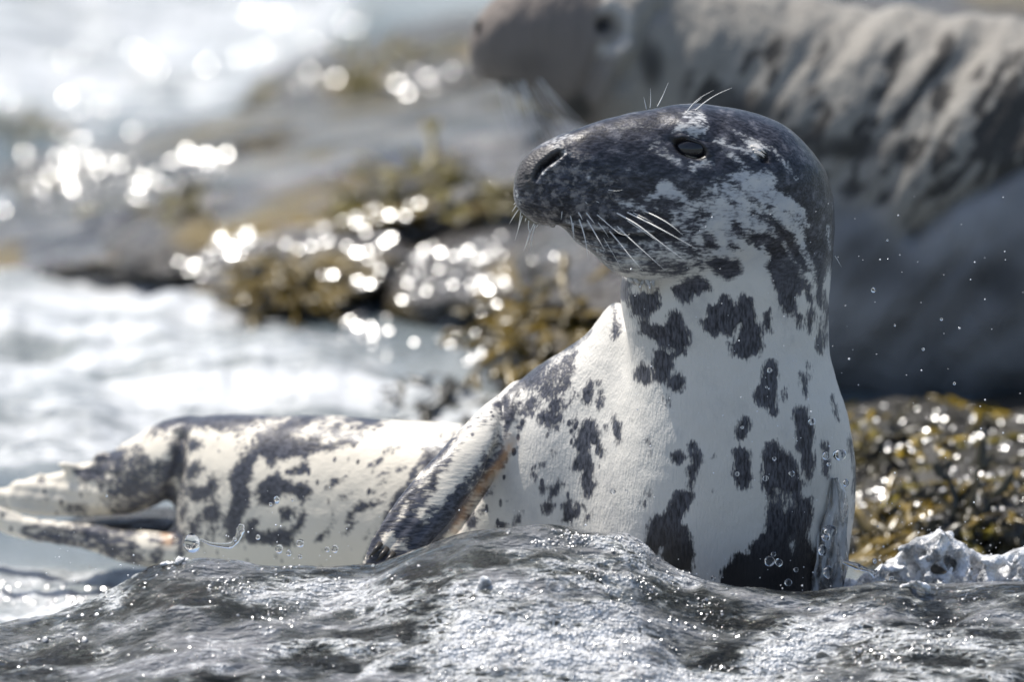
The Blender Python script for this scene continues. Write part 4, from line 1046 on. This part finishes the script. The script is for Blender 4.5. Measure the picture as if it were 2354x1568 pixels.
def hit2(uq, vq):
    a = (uq - 1177.0)/23540.0; b = (784.0 - vq)/23540.0
    loc, n, i, dist = bv2.ray_cast(Vector(CAM), Vector(FV + b*UV + np.array([a, 0, 0])).normalized())
    return np.array(loc) if loc is not None else P(uq, vq, Y2 - .1)
p0 = hit2(EU2, EV2)
child(mesh_obj('eye', *uvsphere(p0 + FV*.009, (.012, .011, .0095)), EYE_MAT), seal2)
pm = p0.copy(); pm[1] = 2*(Y2 - .055) - pm[1]
child(mesh_obj('eye', *uvsphere(pm - FV*.009, (.016, .014, .0125)), EYE_MAT), seal2)
for k in range(12):
    x0, y0 = 1150 + 8*k + RNG.uniform(-6, 6), 186 + RNG.uniform(-16, 14)
    q0 = hit2(x0, y0)
    s = np.linspace(0, 1, 10); L = RNG.uniform(110, 190); an = RNG.uniform(-.1, .75)
    uu_ = x0 + L*s*math.sin(an) + 18*s*s; vv_ = y0 + L*s*math.cos(an)
    child(mesh_obj('whisker', *tube(P(uu_, vv_, q0[1] + .004 - .03*s), .0009*(1.1 - s), 5), WH_MAT), seal2)
# nostril
t = NT('nostril_dark'); t.set(Base_Color=(.012, .011, .011, 1), Roughness=.5)
q0 = hit2(1100, 66)
child(mesh_obj('nostril', *uvsphere(q0 + FV*.003, (.004, .005, .011), 14, 10), t.m), seal2)

# ================================================================== rocks, each one a stone of its own
t = NT('wet_rock'); o_ = t.obj()
rk = t.mix(t.noise(o_, 6.0, 5.0, .6), (.03, .028, .026, 1), (.13, .12, .11, 1))
rk = t.mix(t.ramp(t.noise(o_, 3.0, 4.0, .6), .55, .68), rk, (.17, .12, .03, 1))
t.set(Base_Color=rk, Roughness=t.ramp(t.noise(o_, 20.0, 3.0), .3, .7, .12, .4), Normal=t.bump(t.noise(o_, 28.0, 6.0, .65), .02, .8))
ROCK = t.m
t = NT('pale_wet_rock'); o_ = t.obj()
sv = t.mapping(o_, (1, 2.5, 6), (0, math.radians(12), 0))
rk = t.mix(t.ramp(t.noise(sv, 5.0, 5.0, .6), .35, .65), (.03, .03, .034, 1), (.22, .215, .205, 1))
rk = t.mix(t.ramp(t.noise(sv, 3.1, 4.0, .6), .54, .64), rk, (.15, .105, .022, 1))
t.set(Base_Color=rk, Roughness=.12, Normal=t.bump(t.noise(o_, 20.0, 6.0, .65), .02, .8))
PALE = t.m
t = NT('shadow_wet_rock'); o_ = t.obj()
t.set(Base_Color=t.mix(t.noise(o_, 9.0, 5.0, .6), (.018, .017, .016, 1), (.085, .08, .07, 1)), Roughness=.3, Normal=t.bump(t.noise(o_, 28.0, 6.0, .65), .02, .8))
SHADOW_ROCK = t.m  # rock colour darkened to stand in for shadow
ico = bmesh.new(); bmesh.ops.create_icosphere(ico, subdivisions=5, radius=1.0)
ICO_V = np.array([v_.co[:] for v_ in ico.verts]); ICO_F = [tuple(v_.index for v_ in f.verts) for f in ico.faces]; ico.free()
ROCKS = []
def rock(u_, v_, Y, a_, h_, dp, tilt, label, mat=None, seed=0, grp=None):
    """stone with its middle at (u, v, Y): half length a px, half height h px, half depth dp m"""
    c = P(u_, v_, Y)
    q = ICO_V*(1 + .22*fbm(ICO_V*1.6 + seed*7.1, 4)[:, None] + .10*fbm(ICO_V*5 + seed*3.3, 3)[:, None])
    q = np.sign(q)*np.abs(q)**.9
    q = q*np.array([a_*PX, dp, h_*PX])
    ca, sa = math.cos(math.radians(tilt)), math.sin(math.radians(tilt))
    q = np.stack([q[:, 0]*ca - q[:, 2]*sa, q[:, 1], q[:, 0]*sa + q[:, 2]*ca], 1)
    o = mesh_obj('rock', q, ICO_F, mat or ROCK); o.location = c
    tag(o, label, 'rock', grp)
    ROCKS.append((o, q + c))
    return o
rock(1060, 130, 2.75, 330, 62, .30, 9, 'dark weedy rock under the pale seal\'s muzzle', seed=1)
rock(760, 195, 2.85, 240, 48, .26, 12, 'dark rock at the edge of the far white surf', seed=2)
rock(170, 440, 2.30, 330, 55, .25, 6, 'low brown rock between the two sheets of white surf', seed=3)
rock(640, 430, 2.15, 980, 135, .50, 11, 'long smooth rock ledge washed by a film of water behind the surf', PALE, seed=4)
rock(420, 540, 1.85, 260, 70, .22, 8, 'dark rock at the end of the pale slab', seed=5)
rock(960, 470, 1.90, 330, 66, .24, 10, 'rock with a long mat of olive weed', seed=6)
rock(700, 620, 1.62, 280, 80, .20, 8, 'ochre stained rock standing in the white surf', seed=7)
rock(1130, 640, 1.55, 330, 95, .22, 8, 'grey rock behind the spotted seal\'s throat', seed=8)
rock(1280, 790, 1.20, 190, 130, .20, 16, 'steep weed covered rock behind the spotted seal\'s shoulder', seed=9)
rock(300, 1212, .46, 190, 34, .05, 3, 'black rock in shadow behind the spotted seal\'s hind flippers', SHADOW_ROCK, seed=21)  # dark lump added to fill the shadowed gap between the flippers
rock(2260, 1210, .70, 420, 190, .26, 4, 'rock thick with brown weed beside the spotted seal\'s back', SHADOW_ROCK, seed=10)
rock(2500, 1070, .90, 440, 150, .25, 2, 'dark rock under the pale seal\'s belly', SHADOW_ROCK, seed=11)
rock(2060, 1085, .82, 270, 150, .20, 4, 'dark weedy rock between the two seals', SHADOW_ROCK, seed=12)
rock(1560, 640, 1.35, 420, 180, .35, 6, 'dark rock under the pale seal\'s chest', seed=13)
rock(2200, -10, 2.9, 500, 60, .35, 0, 'grey rock beyond the pale seal\'s back', seed=14)

# ================================================================== seaweed: tufts of forked straps
def weed_mesh(seed, n=26, size=.075, wid=.0085, droop=.9):
    g = np.random.default_rng(seed); parts = []
    def strap(p, d, L, w_, depth):
        m_ = 7; pp = [p]; dd_ = d
        for i in range(m_):
            dd_ = dd_ + np.array([g.normal(0, .22), g.normal(0, .22), g.normal(0, .15) - droop*.16]); dd_ /= np.linalg.norm(dd_)
            p = p + dd_*L/m_; pp.append(p)
        pp = np.array(pp); s = np.linspace(0, 1, len(pp))
        Tn = np.gradient(pp, axis=0); Tn /= np.linalg.norm(Tn, axis=1)[:, None]
        side = np.cross(Tn, g.normal(size=3)); side /= np.linalg.norm(side, axis=1)[:, None]; nn = np.cross(Tn, side)
        ww = w_*(.55 + .6*np.sin(np.pi*(.15 + .8*s)))[:, None]; tk = w_*.22
        R = np.stack([pp + side*ww, pp + nn*tk, pp - side*ww, pp - nn*tk], 1)
        parts.append(loft(R))
        if depth > 0:
            for k in (-1, 1):
                strap(pp[-1], Tn[-1] + side[-1]*k*.55, L*.6, w_*.85, depth - 1)
        elif g.random() < .4:
            parts.append(uvsphere(pp[-2], w_*.9, 6, 5))
    for i in range(n):
        th = g.uniform(0, 2*np.pi); el = g.uniform(.15, 1.2)
        d = np.array([math.cos(th)*math.cos(el), math.sin(th)*math.cos(el), math.sin(el)])
        strap(np.array([g.normal(0, size*.25), g.normal(0, size*.25), 0]), d, size*g.uniform(.5, 1.0), wid*g.uniform(.6, 1.1), 1)
    return join(parts)
def weed_mat(name, a, b, rough=.28):
    t = NT(name); o_ = t.obj()
    t.set(Base_Color=t.mix(t.ramp(t.noise(o_, 25.0, 3.0), .35, .65), (*a, 1), (*b, 1)), Roughness=rough)
    t.bsdf.inputs['Specular IOR Level'].default_value = .6
    return t.m
W_OL = weed_mat('olive_weed', (.045, .036, .006), (.17, .135, .012))
W_OC = weed_mat('ochre_weed', (.055, .04, .005), (.18, .12, .012))
W_YE = weed_mat('yellow_weed', (.16, .11, .005), (.38, .26, .010))
W_DK = weed_mat('dark_weed', (.012, .012, .008), (.05, .042, .018))
WM = {}
for nm, mat in (('olive', W_OL), ('ochre', W_OC), ('yellow', W_YE), ('dark', W_DK)):
    WM[nm] = []
    for k in range(3):
        v_, f_ = weed_mesh(40 + k, n=15)
        o = mesh_obj('seaweed', v_, f_, mat); WM[nm].append(o.data); bpy.data.objects.remove(o)
rocktrees = [BVHTree.FromPolygons([tuple(p) for p in q], ICO_F) for o, q in ROCKS]
def rock_hit(uq, vq):
    a = (uq - 1177.0)/23540.0; b = (784.0 - vq)/23540.0
    d = Vector(FV + b*UV + np.array([a, 0, 0])).normalized(); best = None
    for tr in rocktrees:
        loc, n, i, dist = tr.ray_cast(Vector(CAM), d)
        if loc is not None and (best is None or dist < best[2]): best = (loc, n, dist)
    loc, n, i, dist = seabv.ray_cast(Vector(CAM), d)
    if loc is not None and (best is None or dist < best[2]): best = (loc, n, dist)
    return best
def weed(kind, u_, v_, sc, label, grp):
    h_ = rock_hit(u_, v_)
    if h_ is None: return
    loc, n, _ = h_
    o = bpy.data.objects.new('seaweed', WM[kind][int(RNG.integers(3))]); COL.objects.link(o)
    o.location = loc - n*.004
    zax = (n*.6 + Vector((0, -.15, .6))).normalized()
    o.rotation_euler = (zax.to_track_quat('Z', 'Y') @ Matrix.Rotation(RNG.uniform(0, 6.28), 3, 'Z').to_quaternion()).to_euler()
    o.scale = (sc*1.15, sc*1.15, sc*.42)
    tag(o, label, 'seaweed', grp)
def weeds(kind, spots, sc, label, grp):
    for (a, b) in spots: weed(kind, a + RNG.uniform(-6, 6), b + RNG.uniform(-6, 6), sc*RNG.uniform(.85, 1.2), label, grp)
weeds('yellow', [(2250, 950), (2285, 960), (2085, 1005), (2110, 1015), (2345, 955), (2235, 1030)], .45, 'bright yellow seaweed sprouting on top of the rock by the pale seal\'s belly', 'yellow seaweed tufts')
weeds('yellow', [(1965, 975), (1955, 935)], .35, 'small yellow seaweed tuft against the spotted seal\'s back', 'yellow seaweed at the seal\'s back')
weeds('olive', [(2180, 1010), (2330, 1060), (2150, 1080), (2280, 1110), (2000, 1040), (2230, 1180)], .6, 'olive brown seaweed spread over the rock beside the spotted seal\'s back', 'olive seaweed beside the spotted seal')
weeds('ochre', [(2090, 1160), (2140, 1185), (2070, 1210), (2180, 1150), (2040, 1240), (2110, 1235), (2300, 1150)], .6, 'golden brown seaweed low on the rock beside the spotted seal\'s back', 'golden brown seaweed beside the spotted seal')
weeds('dark', [(2050, 1010), (2180, 1010), (1990, 1140), (2260, 1060), (2330, 1240), (2210, 1240), (2000, 1200), (2300, 990), (2120, 1110)], .65, 'blackish seaweed in the hollows of the rock beside the spotted seal', 'dark seaweed beside the spotted seal')
weeds('olive', [(830, 470), (900, 452), (960, 435), (1020, 415), (1080, 415), (870, 475)], .75, 'long mat of olive seaweed on the rock left of the spotted seal\'s nose', 'olive weed mat on the middle rock')
weeds('olive', [(400, 470), (440, 450), (470, 490)], .7, 'olive seaweed hanging at the end of the pale slab', 'weed at the slab end')
weeds('ochre', [(600, 620), (650, 610), (690, 640), (730, 620), (650, 660), (710, 670)], .75, 'ochre seaweed on the stained rock in the white surf', 'ochre weed in the surf')
weeds('ochre', [(1210, 730), (1250, 690), (1280, 760), (1220, 800), (1310, 720), (1250, 840)], .75, 'ochre seaweed covering the steep rock behind the spotted seal\'s shoulder', 'weed behind the shoulder')
weeds('dark', [(1020, 945), (1060, 950), (985, 955)], .7, 'dark seaweed showing over the spotted seal\'s back', 'dark weed over the back')
weeds('olive', [(980, 120), (1030, 110), (900, 170), (640, 215), (820, 190), (1235, 262)], .7, 'olive seaweed on the dark rocks near the pale seal\'s muzzle', 'weed near the pale muzzle')
weeds('olive', [(30, 290), (80, 285)], .6, 'olive seaweed tuft at the edge of the far surf', 'weed at the far surf')
weeds('ochre', [(590, 340), (630, 335)], .6, 'ochre seaweed tuft on the pale smooth slab', 'weed on the slab')
# ================================================================== glint beads, foam glints, splash, drops
HALF = (np.array(SUN_DIR) - FV); HALF /= np.linalg.norm(HALF)
t = NT('glint_bead'); t.set(Base_Color=(.30, .31, .32, 1), Roughness=.19)
t.bsdf.inputs['IOR'].default_value = 1.75
t.bsdf.inputs['Coat Weight'].default_value = 1.0; t.bsdf.inputs['Coat Roughness'].default_value = .2; t.bsdf.inputs['Coat IOR'].default_value = 1.75
BEAD = t.m
def beads(name, items, jitter, label, cat='water'):
    """low domes added as sun glints; tilted between sun and camera with scatter"""
    V_, F_ = [], []
    for (p, r) in items:
        n = HALF + RNG.normal(0, jitter, 3); n /= np.linalg.norm(n)  # aimed halfway between sun and camera so the added domes glint
        a = np.cross(n, [.3, .9, .1]); a /= np.linalg.norm(a); b = np.cross(n, a); o = len(V_)
        th = np.linspace(0, 2*np.pi, 8, endpoint=False)
        for rr, hh in ((1.0, -.16), (.92, .03), (.55, .065)):
            V_ += [tuple(p + r*(rr*(math.cos(x)*a + math.sin(x)*b*.8) + hh*n)) for x in th]
        V_.append(tuple(p + r*.075*n)); V_.append(tuple(p - r*.4*n))
        for k in range(2):
            for j in range(8):
                F_.append((o + k*8 + j, o + k*8 + (j+1) % 8, o + (k+1)*8 + (j+1) % 8, o + (k+1)*8 + j))
        for j in range(8):
            F_.append((o + 16 + j, o + 16 + (j+1) % 8, o + 24)); F_.append((o + (j+1) % 8, o + j, o + 25))
    ob = mesh_obj(name, V_, F_, BEAD)
    tag(ob, label, cat, kind='stuff')
    return ob
items = []
def add_beads(n, fu, fv, r0, r1):
    k = 0
    while k < n:
        k += 1
        uq, vq = fu(), fv()
        h_ = rock_hit(uq, vq)
        if h_ is None: continue
        items.append((np.array(h_[0]) + np.array([0, -.002, .003]), r0*.5 + (r1 - r0*.5)*RNG.random()**1.4))
gs = lambda m, s_: (lambda: RNG.normal(m, s_))
un = lambda a, b: (lambda: RNG.uniform(a, b))
def band(n, p, q, sp, r0, r1):
    for _ in range(int(n*1.7)):
        s_ = RNG.random(); add_beads(1, lambda: p[0] + (q[0]-p[0])*s_ + RNG.normal(0, sp), lambda: p[1] + (q[1]-p[1])*s_ + RNG.normal(0, sp*.7), r0, r1)
band(48, (880, 590), (1180, 660), 75, .004, .0085)
band(26, (430, 620), (600, 550), 25, .004, .0085)
band(26, (760, 650), (850, 780), 25, .004, .0085)
band(30, (80, 420), (400, 420), 40, .004, .007)
band(16, (420, 370), (520, 360), 15, .004, .0065)
band(22, (700, 560), (1020, 470), 25, .004, .0065)
band(24, (650, 180), (1000, 200), 30, .004, .0065)
band(30, (0, 200), (780, 60), 60, .004, .007)
band(20, (0, 440), (300, 250), 40, .004, .0065)
band(22, (1000, 700), (1120, 830), 40, .004, .007)
beads('glint_bead', items, .055, 'added sun-glint beads on the rocks and surf behind')
items = []
band(75, (1960, 1000), (2354, 1000), 45, .0022, .0042)
band(75, (1970, 1180), (2354, 1120), 55, .0022, .0042)
band(25, (1965, 1250), (2100, 1280), 25, .0016, .003)
beads('glint_bead', items, .07, 'added sun-glint beads on the brown weed beside the spotted seal')

# fine bubbles and added glint beads on the near water
def sea_beads(n, areas, r0, r1, jit, label):
    it = []
    wts = np.array([a_[4] for a_ in areas], float); wts /= wts.sum()
    for _ in range(n):
        a_ = areas[int(RNG.choice(len(areas), p=wts))]
        h_ = sea_hit(RNG.normal(a_[0], a_[2]), RNG.normal(a_[1], a_[3]))
        if h_ is None or h_[1] > .45: continue
        if vnoise(np.array([h_[0]*38, h_[1]*75, 2.5])) < .6 and RNG.random() > .06: continue
        it.append((h_ + np.array([0, 0, .0004]), r0 + (r1 - r0)*RNG.random()**3))
    return beads('foam_glint', it, jit, label)
sea_beads(11000, [(1230, 1480, 170, 55, 5), (1950, 1490, 200, 35, 4), (1480, 1300, 70, 35, 3), (720, 1370, 170, 40, 4), (1500, 1390, 120, 40, 2), (400, 1320, 70, 30, 1.5), (1300, 1240, 90, 14, 1.2), (300, 1500, 200, 40, 1), (2150, 1400, 150, 30, 1.5), (1700, 1540, 300, 20, 2)],
          .0004, .0023, .2, 'fine bubbles and added glint beads on the near running water')
sea_beads(2600, [(120, 1290, 90, 50, 1)], .0015, .0050, .12, 'glittering foam under the spotted seal\'s hind flippers')

# clear water: drops in the air, strands and a sheet pouring off the seal
t = NT('clear_water')
t.set(Base_Color=(.97, .98, 1, 1), Roughness=.02)
t.bsdf.inputs['Transmission Weight'].default_value = 1.0
t.bsdf.inputs['IOR'].default_value = 1.33
CLEAR = t.m
def drop(u_, v_, Y, r, sx=1.0, sz=1.0, label='', grp=None):
    c = P(u_, v_, Y); q = ICO_S*(1 + .10*2*fbm(ICO_S*1.3 + u_, 2)[:, None])*np.array([sx, 1, sz])*r*PX
    o = mesh_obj('water_drop', q, ICO_SF, CLEAR); o.location = c
    tag(o, label, 'water drop', grp)
ico = bmesh.new(); bmesh.ops.create_icosphere(ico, subdivisions=3, radius=1.0)
ICO_S = np.array([v_.co[:] for v_ in ico.verts]); ICO_SF = [tuple(v_.index for v_ in f.verts) for f in ico.faces]; ico.free()
drop(441, 1250, .02, 20, .95, 1.15, 'largest round water drop hanging before the spotted seal\'s hind body')
drop(1930, 1046, -.06, 14.5, 1.0, .9, 'large clear water drop beside the spotted seal\'s back')
drop(1899, 1048, -.06, 9, .9, 1.2, 'oval water drop next to the large drop by the spotted seal\'s back')
drop(1866, 970, -.07, 8, 1, 1, 'round water drop on the dark streak of the spotted seal\'s side')
drop(1944, 1111, -.06, 8, .9, 1.15, 'oval drop just above the water sheet on the spotted seal\'s side')
drop(1907, 1222, -.07, 17, 1.05, .8, 'ragged water drop in front of the water sheet')
drop(1898, 1235, -.075, 10, 1, 1, 'bright drop under the ragged drop before the water sheet')
drop(1891, 1265, -.07, 11, .9, 1.2, 'drop falling below the bright drop before the water sheet')
drop(1903, 1315, -.07, 13, .85, 1.15, 'clear oval drop low before the water sheet')
for (a_, b_, r_) in ((1769, 1291, 12), (1790, 1294, 9)):
    drop(a_, b_, -.10, r_, 1, 1.05, 'one of a bright pair of drops before the dark fur at the water line', 'bright pair of drops')
for (a_, b_, r_) in ((2008, 667, 6), (2164, 734, 3.5), (2122, 803, 3.5), (2057, 748, 2.5), (2194, 882, 3.5), (2040, 552, 2.5), (2213, 1378, 11), (2234, 1412, 7), (2172, 1364, 7), (2011, 1290, 6), (2050, 1330, 7)):
    drop(a_, b_, -.05, r_, 1, 1, 'small drop flying in the air to the right of the spotted seal', 'drops in the air by the pale seal')
for (a_, b_, r_) in ((1769, 852, 6), (1762, 890, 3), (1706, 983, 4), (1760, 1100, 7), (1820, 1090, 7), (1780, 1055, 5), (1440, 1128, 3), (1695, 1090, 6), (1409, 1130, 6.5), (1640, 1330, 6), (1778, 1275, 6), (1830, 1310, 6), (1812, 1340, 9), (1905, 1068, 4.5)):
    drop(a_, b_, -.085, r_, 1, 1, 'small drop in the air before the spotted seal\'s chest', 'drops before the chest')
for (a_, b_, r_) in ((636, 1150, 8), (622, 1160, 4), (593, 1236, 6), (642, 1262, 10), (690, 1250, 9), (770, 1262, 9), (752, 1264, 6), (690, 1280, 5), (664, 1272, 7), (540, 1240, 5), (672, 1150, 3), (245, 1140, 3)):
    drop(a_, b_, .02, r_, .95, 1.1, 'small drop in the air before the spotted seal\'s hind body', 'drops before the hind body')
def strand(name, pts, rad, label):
    q = np.array(pts, float); kk = np.linspace(0, 1, len(q)); s = np.linspace(0, 1, 40)
    uu_, vv_, Y = (pchip(kk, q[:, c], s) for c in range(3))
    rr = pchip(np.linspace(0, 1, len(rad)), rad, s)*PX*(1 + .18*fbm(np.stack([s*14, 0*s, 0*s + q[0, 0]], -1), 2))
    o = mesh_obj(name, *tube(P(uu_, vv_, Y), rr, 14), CLEAR); tag(o, label, 'water', None)
strand('water_strand', [(455, 1238, .02), (490, 1252, .02), (525, 1255, .02), (545, 1240, .02), (553, 1218, .02), (556, 1206, .02)], [2, 4, 7, 7, 10, 5], 'curved strand of water flung up before the spotted seal\'s hind body')
strand('water_strand', [(1938, 1292, -.06), (1970, 1303, -.06), (1995, 1312, -.06), (2012, 1320, -.06)], [4, 7, 4, 10], 'thin strand of water thrown off the spotted seal\'s back')

# sheet of water running down the seal's flank
R = []
vs = np.linspace(1100, 1425, 90)
Lb = lambda v_: np.interp(v_, [1100, 1160, 1240, 1330, 1425], [1915, 1900, 1880, 1868, 1860])
Rb = lambda v_: np.interp(v_, [1100, 1130, 1200, 1290, 1340, 1425], [1930, 1945, 1950, 1948, 1944, 1925])
G = []
for i, v_ in enumerate(vs):
    row = []
    for k in range(36):
        s = k/35; uq = Lb(v_) + (Rb(v_) - Lb(v_))*s
        hh = hit(min(uq, 1925), v_)[0]
        y = hh[1] - .004 - .010*s + .004*math.sin(s*9 + v_*.01)*s + .003*float(fbm(np.array([[uq*.12, v_*.02, 3.0]]), 2)[0])
        row.append(P(uq + 3*math.sin(v_*.05), v_, y))
    G.append(row)
G = np.array(G); back = G + np.array([0, .0022, 0])
m_, n_ = G.shape[:2]
Vv = np.concatenate([G.reshape(-1, 3), back.reshape(-1, 3)]); Ff = []
o2 = m_*n_
for i in range(m_ - 1):
    for k in range(n_ - 1):
        a_ = i*n_ + k
        Ff.append((a_, a_ + n_, a_ + n_ + 1, a_ + 1)); Ff.append((o2 + a_, o2 + a_ + 1, o2 + a_ + n_ + 1, o2 + a_ + n_))
for i in range(m_ - 1):
    a_ = i*n_; Ff.append((a_, o2 + a_, o2 + a_ + n_, a_ + n_)); a_ = i*n_ + n_ - 1; Ff.append((a_, a_ + n_, o2 + a_ + n_, o2 + a_))
for k in range(n_ - 1):
    Ff.append((k, k + 1, o2 + k + 1, o2 + k)); a_ = (m_ - 1)*n_ + k; Ff.append((a_, o2 + a_, o2 + a_ + 1, a_ + 1))
t = NT('water_sheet'); o_ = t.obj()
t.set(Base_Color=(.9, .92, .95, 1), Roughness=.06)
t.bsdf.inputs['IOR'].default_value = 1.33
t.put(t.bsdf.inputs['Transmission Weight'], t.ramp(t.noise(t.mapping(o_, (180, 180, 14)), 1.0, 3.0), .4, .62, .95, .45))
t.put(t.bsdf.inputs['Normal'], t.bump(t.noise(t.mapping(o_, (170, 170, 22)), 1.0, 4.0), .006, .8))
o = mesh_obj('water_sheet', Vv, Ff, t.m); tag(o, 'thin clear sheet of water pouring down the spotted seal\'s flank', 'water')

# splash breaking against the weedy rock
parts = []
def blobs(path, r0, r1, n, Y, sp):
    q = np.array(path, float)
    for i in range(n):
        s = RNG.random()*(len(q) - 1); k = min(int(s), len(q) - 2); f = s - k
        c = q[k]*(1 - f) + q[k+1]*f
        r = RNG.uniform(r0, r1)*PX
        p = P(c[0] + RNG.normal(0, sp), c[1] + RNG.normal(0, sp*.6), Y + RNG.normal(0, .02))
        parts.append((p + ICO_S1*r*np.array([1, 1, RNG.uniform(.7, 1.3)]), ICO_S1F))
ico = bmesh.new(); bmesh.ops.create_icosphere(ico, subdivisions=1, radius=1.0)
ICO_S1 = np.array([v_.co[:] for v_ in ico.verts]); ICO_S1F = [tuple(v_.index for v_ in f.verts) for f in ico.faces]; ico.free()
SY = .10
blobs([(1765, 1380), (1800, 1352), (1850, 1352), (1920, 1345), (1990, 1330), (2050, 1300), (2090, 1260)], 7, 16, 130, SY, 7)
blobs([(2085, 1270), (2110, 1242), (2150, 1250), (2165, 1225)], 6, 13, 45, SY, 4)
blobs([(2110, 1255), (2160, 1290), (2200, 1330), (2240, 1350)], 8, 14, 60, SY, 6)
blobs([(2160, 1228), (2200, 1250), (2240, 1285), (2300, 1290), (2354, 1265), (2420, 1250)], 7, 15, 110, SY, 8)
POLYS = [(1765, 1392), (1800, 1352), (1900, 1345), (2000, 1325), (2060, 1290), (2098, 1238), (2165, 1226), (2230, 1280), (2300, 1285), (2354, 1255), (2440, 1240), (2440, 1390)]
kk = 0
while kk < 760:
    uq, vq = RNG.uniform(1760, 2440), RNG.uniform(1225, 1395)
    if polysd(POLYS, np.array([uq]), np.array([vq]))[0] > -4 or ((uq - 2165)/35)**2 + ((vq - 1305)/22)**2 < 1: continue
    kk += 1
    parts.append((P(uq, vq, SY + RNG.normal(0, .02)) + ICO_S1*RNG.uniform(7, 20)*PX*np.array([1, 1, RNG.uniform(.7, 1.4)]), ICO_S1F))
blobs([(1780, 1390), (1900, 1385), (2000, 1375), (2100, 1360), (2250, 1350), (2420, 1340)], 12, 26, 260, SY, 16)
t = NT('splash_foam'); o_ = t.obj()
t.set(Base_Color=t.mix(t.ramp(t.noise(o_, 60.0, 4.0), .4, .6), (.80, .82, .85, 1), (.92, .93, .95, 1)), Roughness=.14, Normal=t.bump(t.voro(o_, 260.0), .0025, .7))
t.put(t.bsdf.inputs['Transmission Weight'], t.ramp(t.noise(o_, 45.0, 3.0), .42, .6, .0, .65)); t.bsdf.inputs['IOR'].default_value = 1.33
SPLASH = t.m
def splash(label, it):
    ms = remesh(join([(list(map(tuple, v_)), f_) for v_, f_ in parts]), .0024)
    cs = laplace(arr(ms), edges_of(ms), it, .5)
    cs = cs + normals(ms)*(.0016*fbm(cs*110, 3))[:, None]; set_co(ms, cs)
    E_ = edges_of(ms); lab_ = np.arange(len(cs))
    while True:                                   # keep the one connected body of water
        new_ = lab_.copy(); np.minimum.at(new_, E_[:, 0], lab_[E_[:, 1]]); np.minimum.at(new_, E_[:, 1], lab_[E_[:, 0]])
        new_ = new_[new_]
        if (new_ == lab_).all(): break
        lab_ = new_
    big = np.bincount(lab_).argmax()
    if (lab_ != big).any():
        b_ = bmesh.new(); b_.from_mesh(ms); b_.verts.ensure_lookup_table()
        bmesh.ops.delete(b_, geom=[b_.verts[int(k)] for k in np.nonzero(lab_ != big)[0]], context='VERTS')
        b_.to_mesh(ms); b_.free()
    ms.materials.clear(); ms.materials.append(SPLASH); ms.name = 'splash'
    ms.polygons.foreach_set('use_smooth', [True]*len(ms.polygons))
    so = bpy.data.objects.new('splash', ms); COL.objects.link(so); tag(so, label, 'splash')
    parts.clear()
splash('white splash breaking in front of the weedy rock', 22)
for (path, lab) in (([(1085, 1375), (1100, 1350), (1112, 1330), (1120, 1345), (1150, 1370)], 'small peak of water thrown up before the spotted seal\'s chest'),
                    ([(300, 1345), (325, 1310), (345, 1296), (380, 1300), (420, 1290)], 'knot of water rising before the spotted seal\'s hind body'),
                    ([(1470, 1300), (1510, 1318), (1560, 1335), (1600, 1350), (1650, 1362)], 'foamy ripple curling at the spotted seal\'s waterline'),
                    ([(2040, 1372), (2080, 1345), (2110, 1338), (2150, 1362)], 'rounded knot of water in front of the white splash')):
    q0 = sea_hit(*path[len(path)//2])
    blobs(path, 5, 12, 46, (q0[1] if q0 is not None and q0[1] < .1 else YR) - .0, 5)
    splash(lab, 8)

# fine spray
V_, F_ = [], []
for _ in range(560):
    a_ = RNG.random()*1.25
    if a_ < .45: uq, vq, Y = RNG.uniform(1450, 2354), RNG.uniform(450, 1400), RNG.uniform(-.14, .0)
    elif a_ < .8: uq, vq, Y = RNG.uniform(100, 1450), RNG.normal(1270, 50), RNG.uniform(-.16, .05)
    elif a_ < 1: uq, vq, Y = RNG.uniform(1400, 2354), RNG.normal(1370, 40), RNG.uniform(-.2, .0)
    else: uq, vq, Y = RNG.normal(2150, 130), RNG.normal(1270, 45), RNG.uniform(.02, .14)
    r = (1.0 + 1.8*RNG.random()**4)*PX; o = len(V_)
    V_ += [tuple(p) for p in P(uq, vq, Y) + ICO_S1*r]; F_ += [tuple(i + o for i in f) for f in ICO_S1F]
t = NT('spray_white'); t.set(Base_Color=(.9, .92, .95, 1), Roughness=.1)
o = mesh_obj('spray', V_, F_, t.m); tag(o, 'fine spray of tiny water drops in the air round the spotted seal', 'spray', kind='stuff')
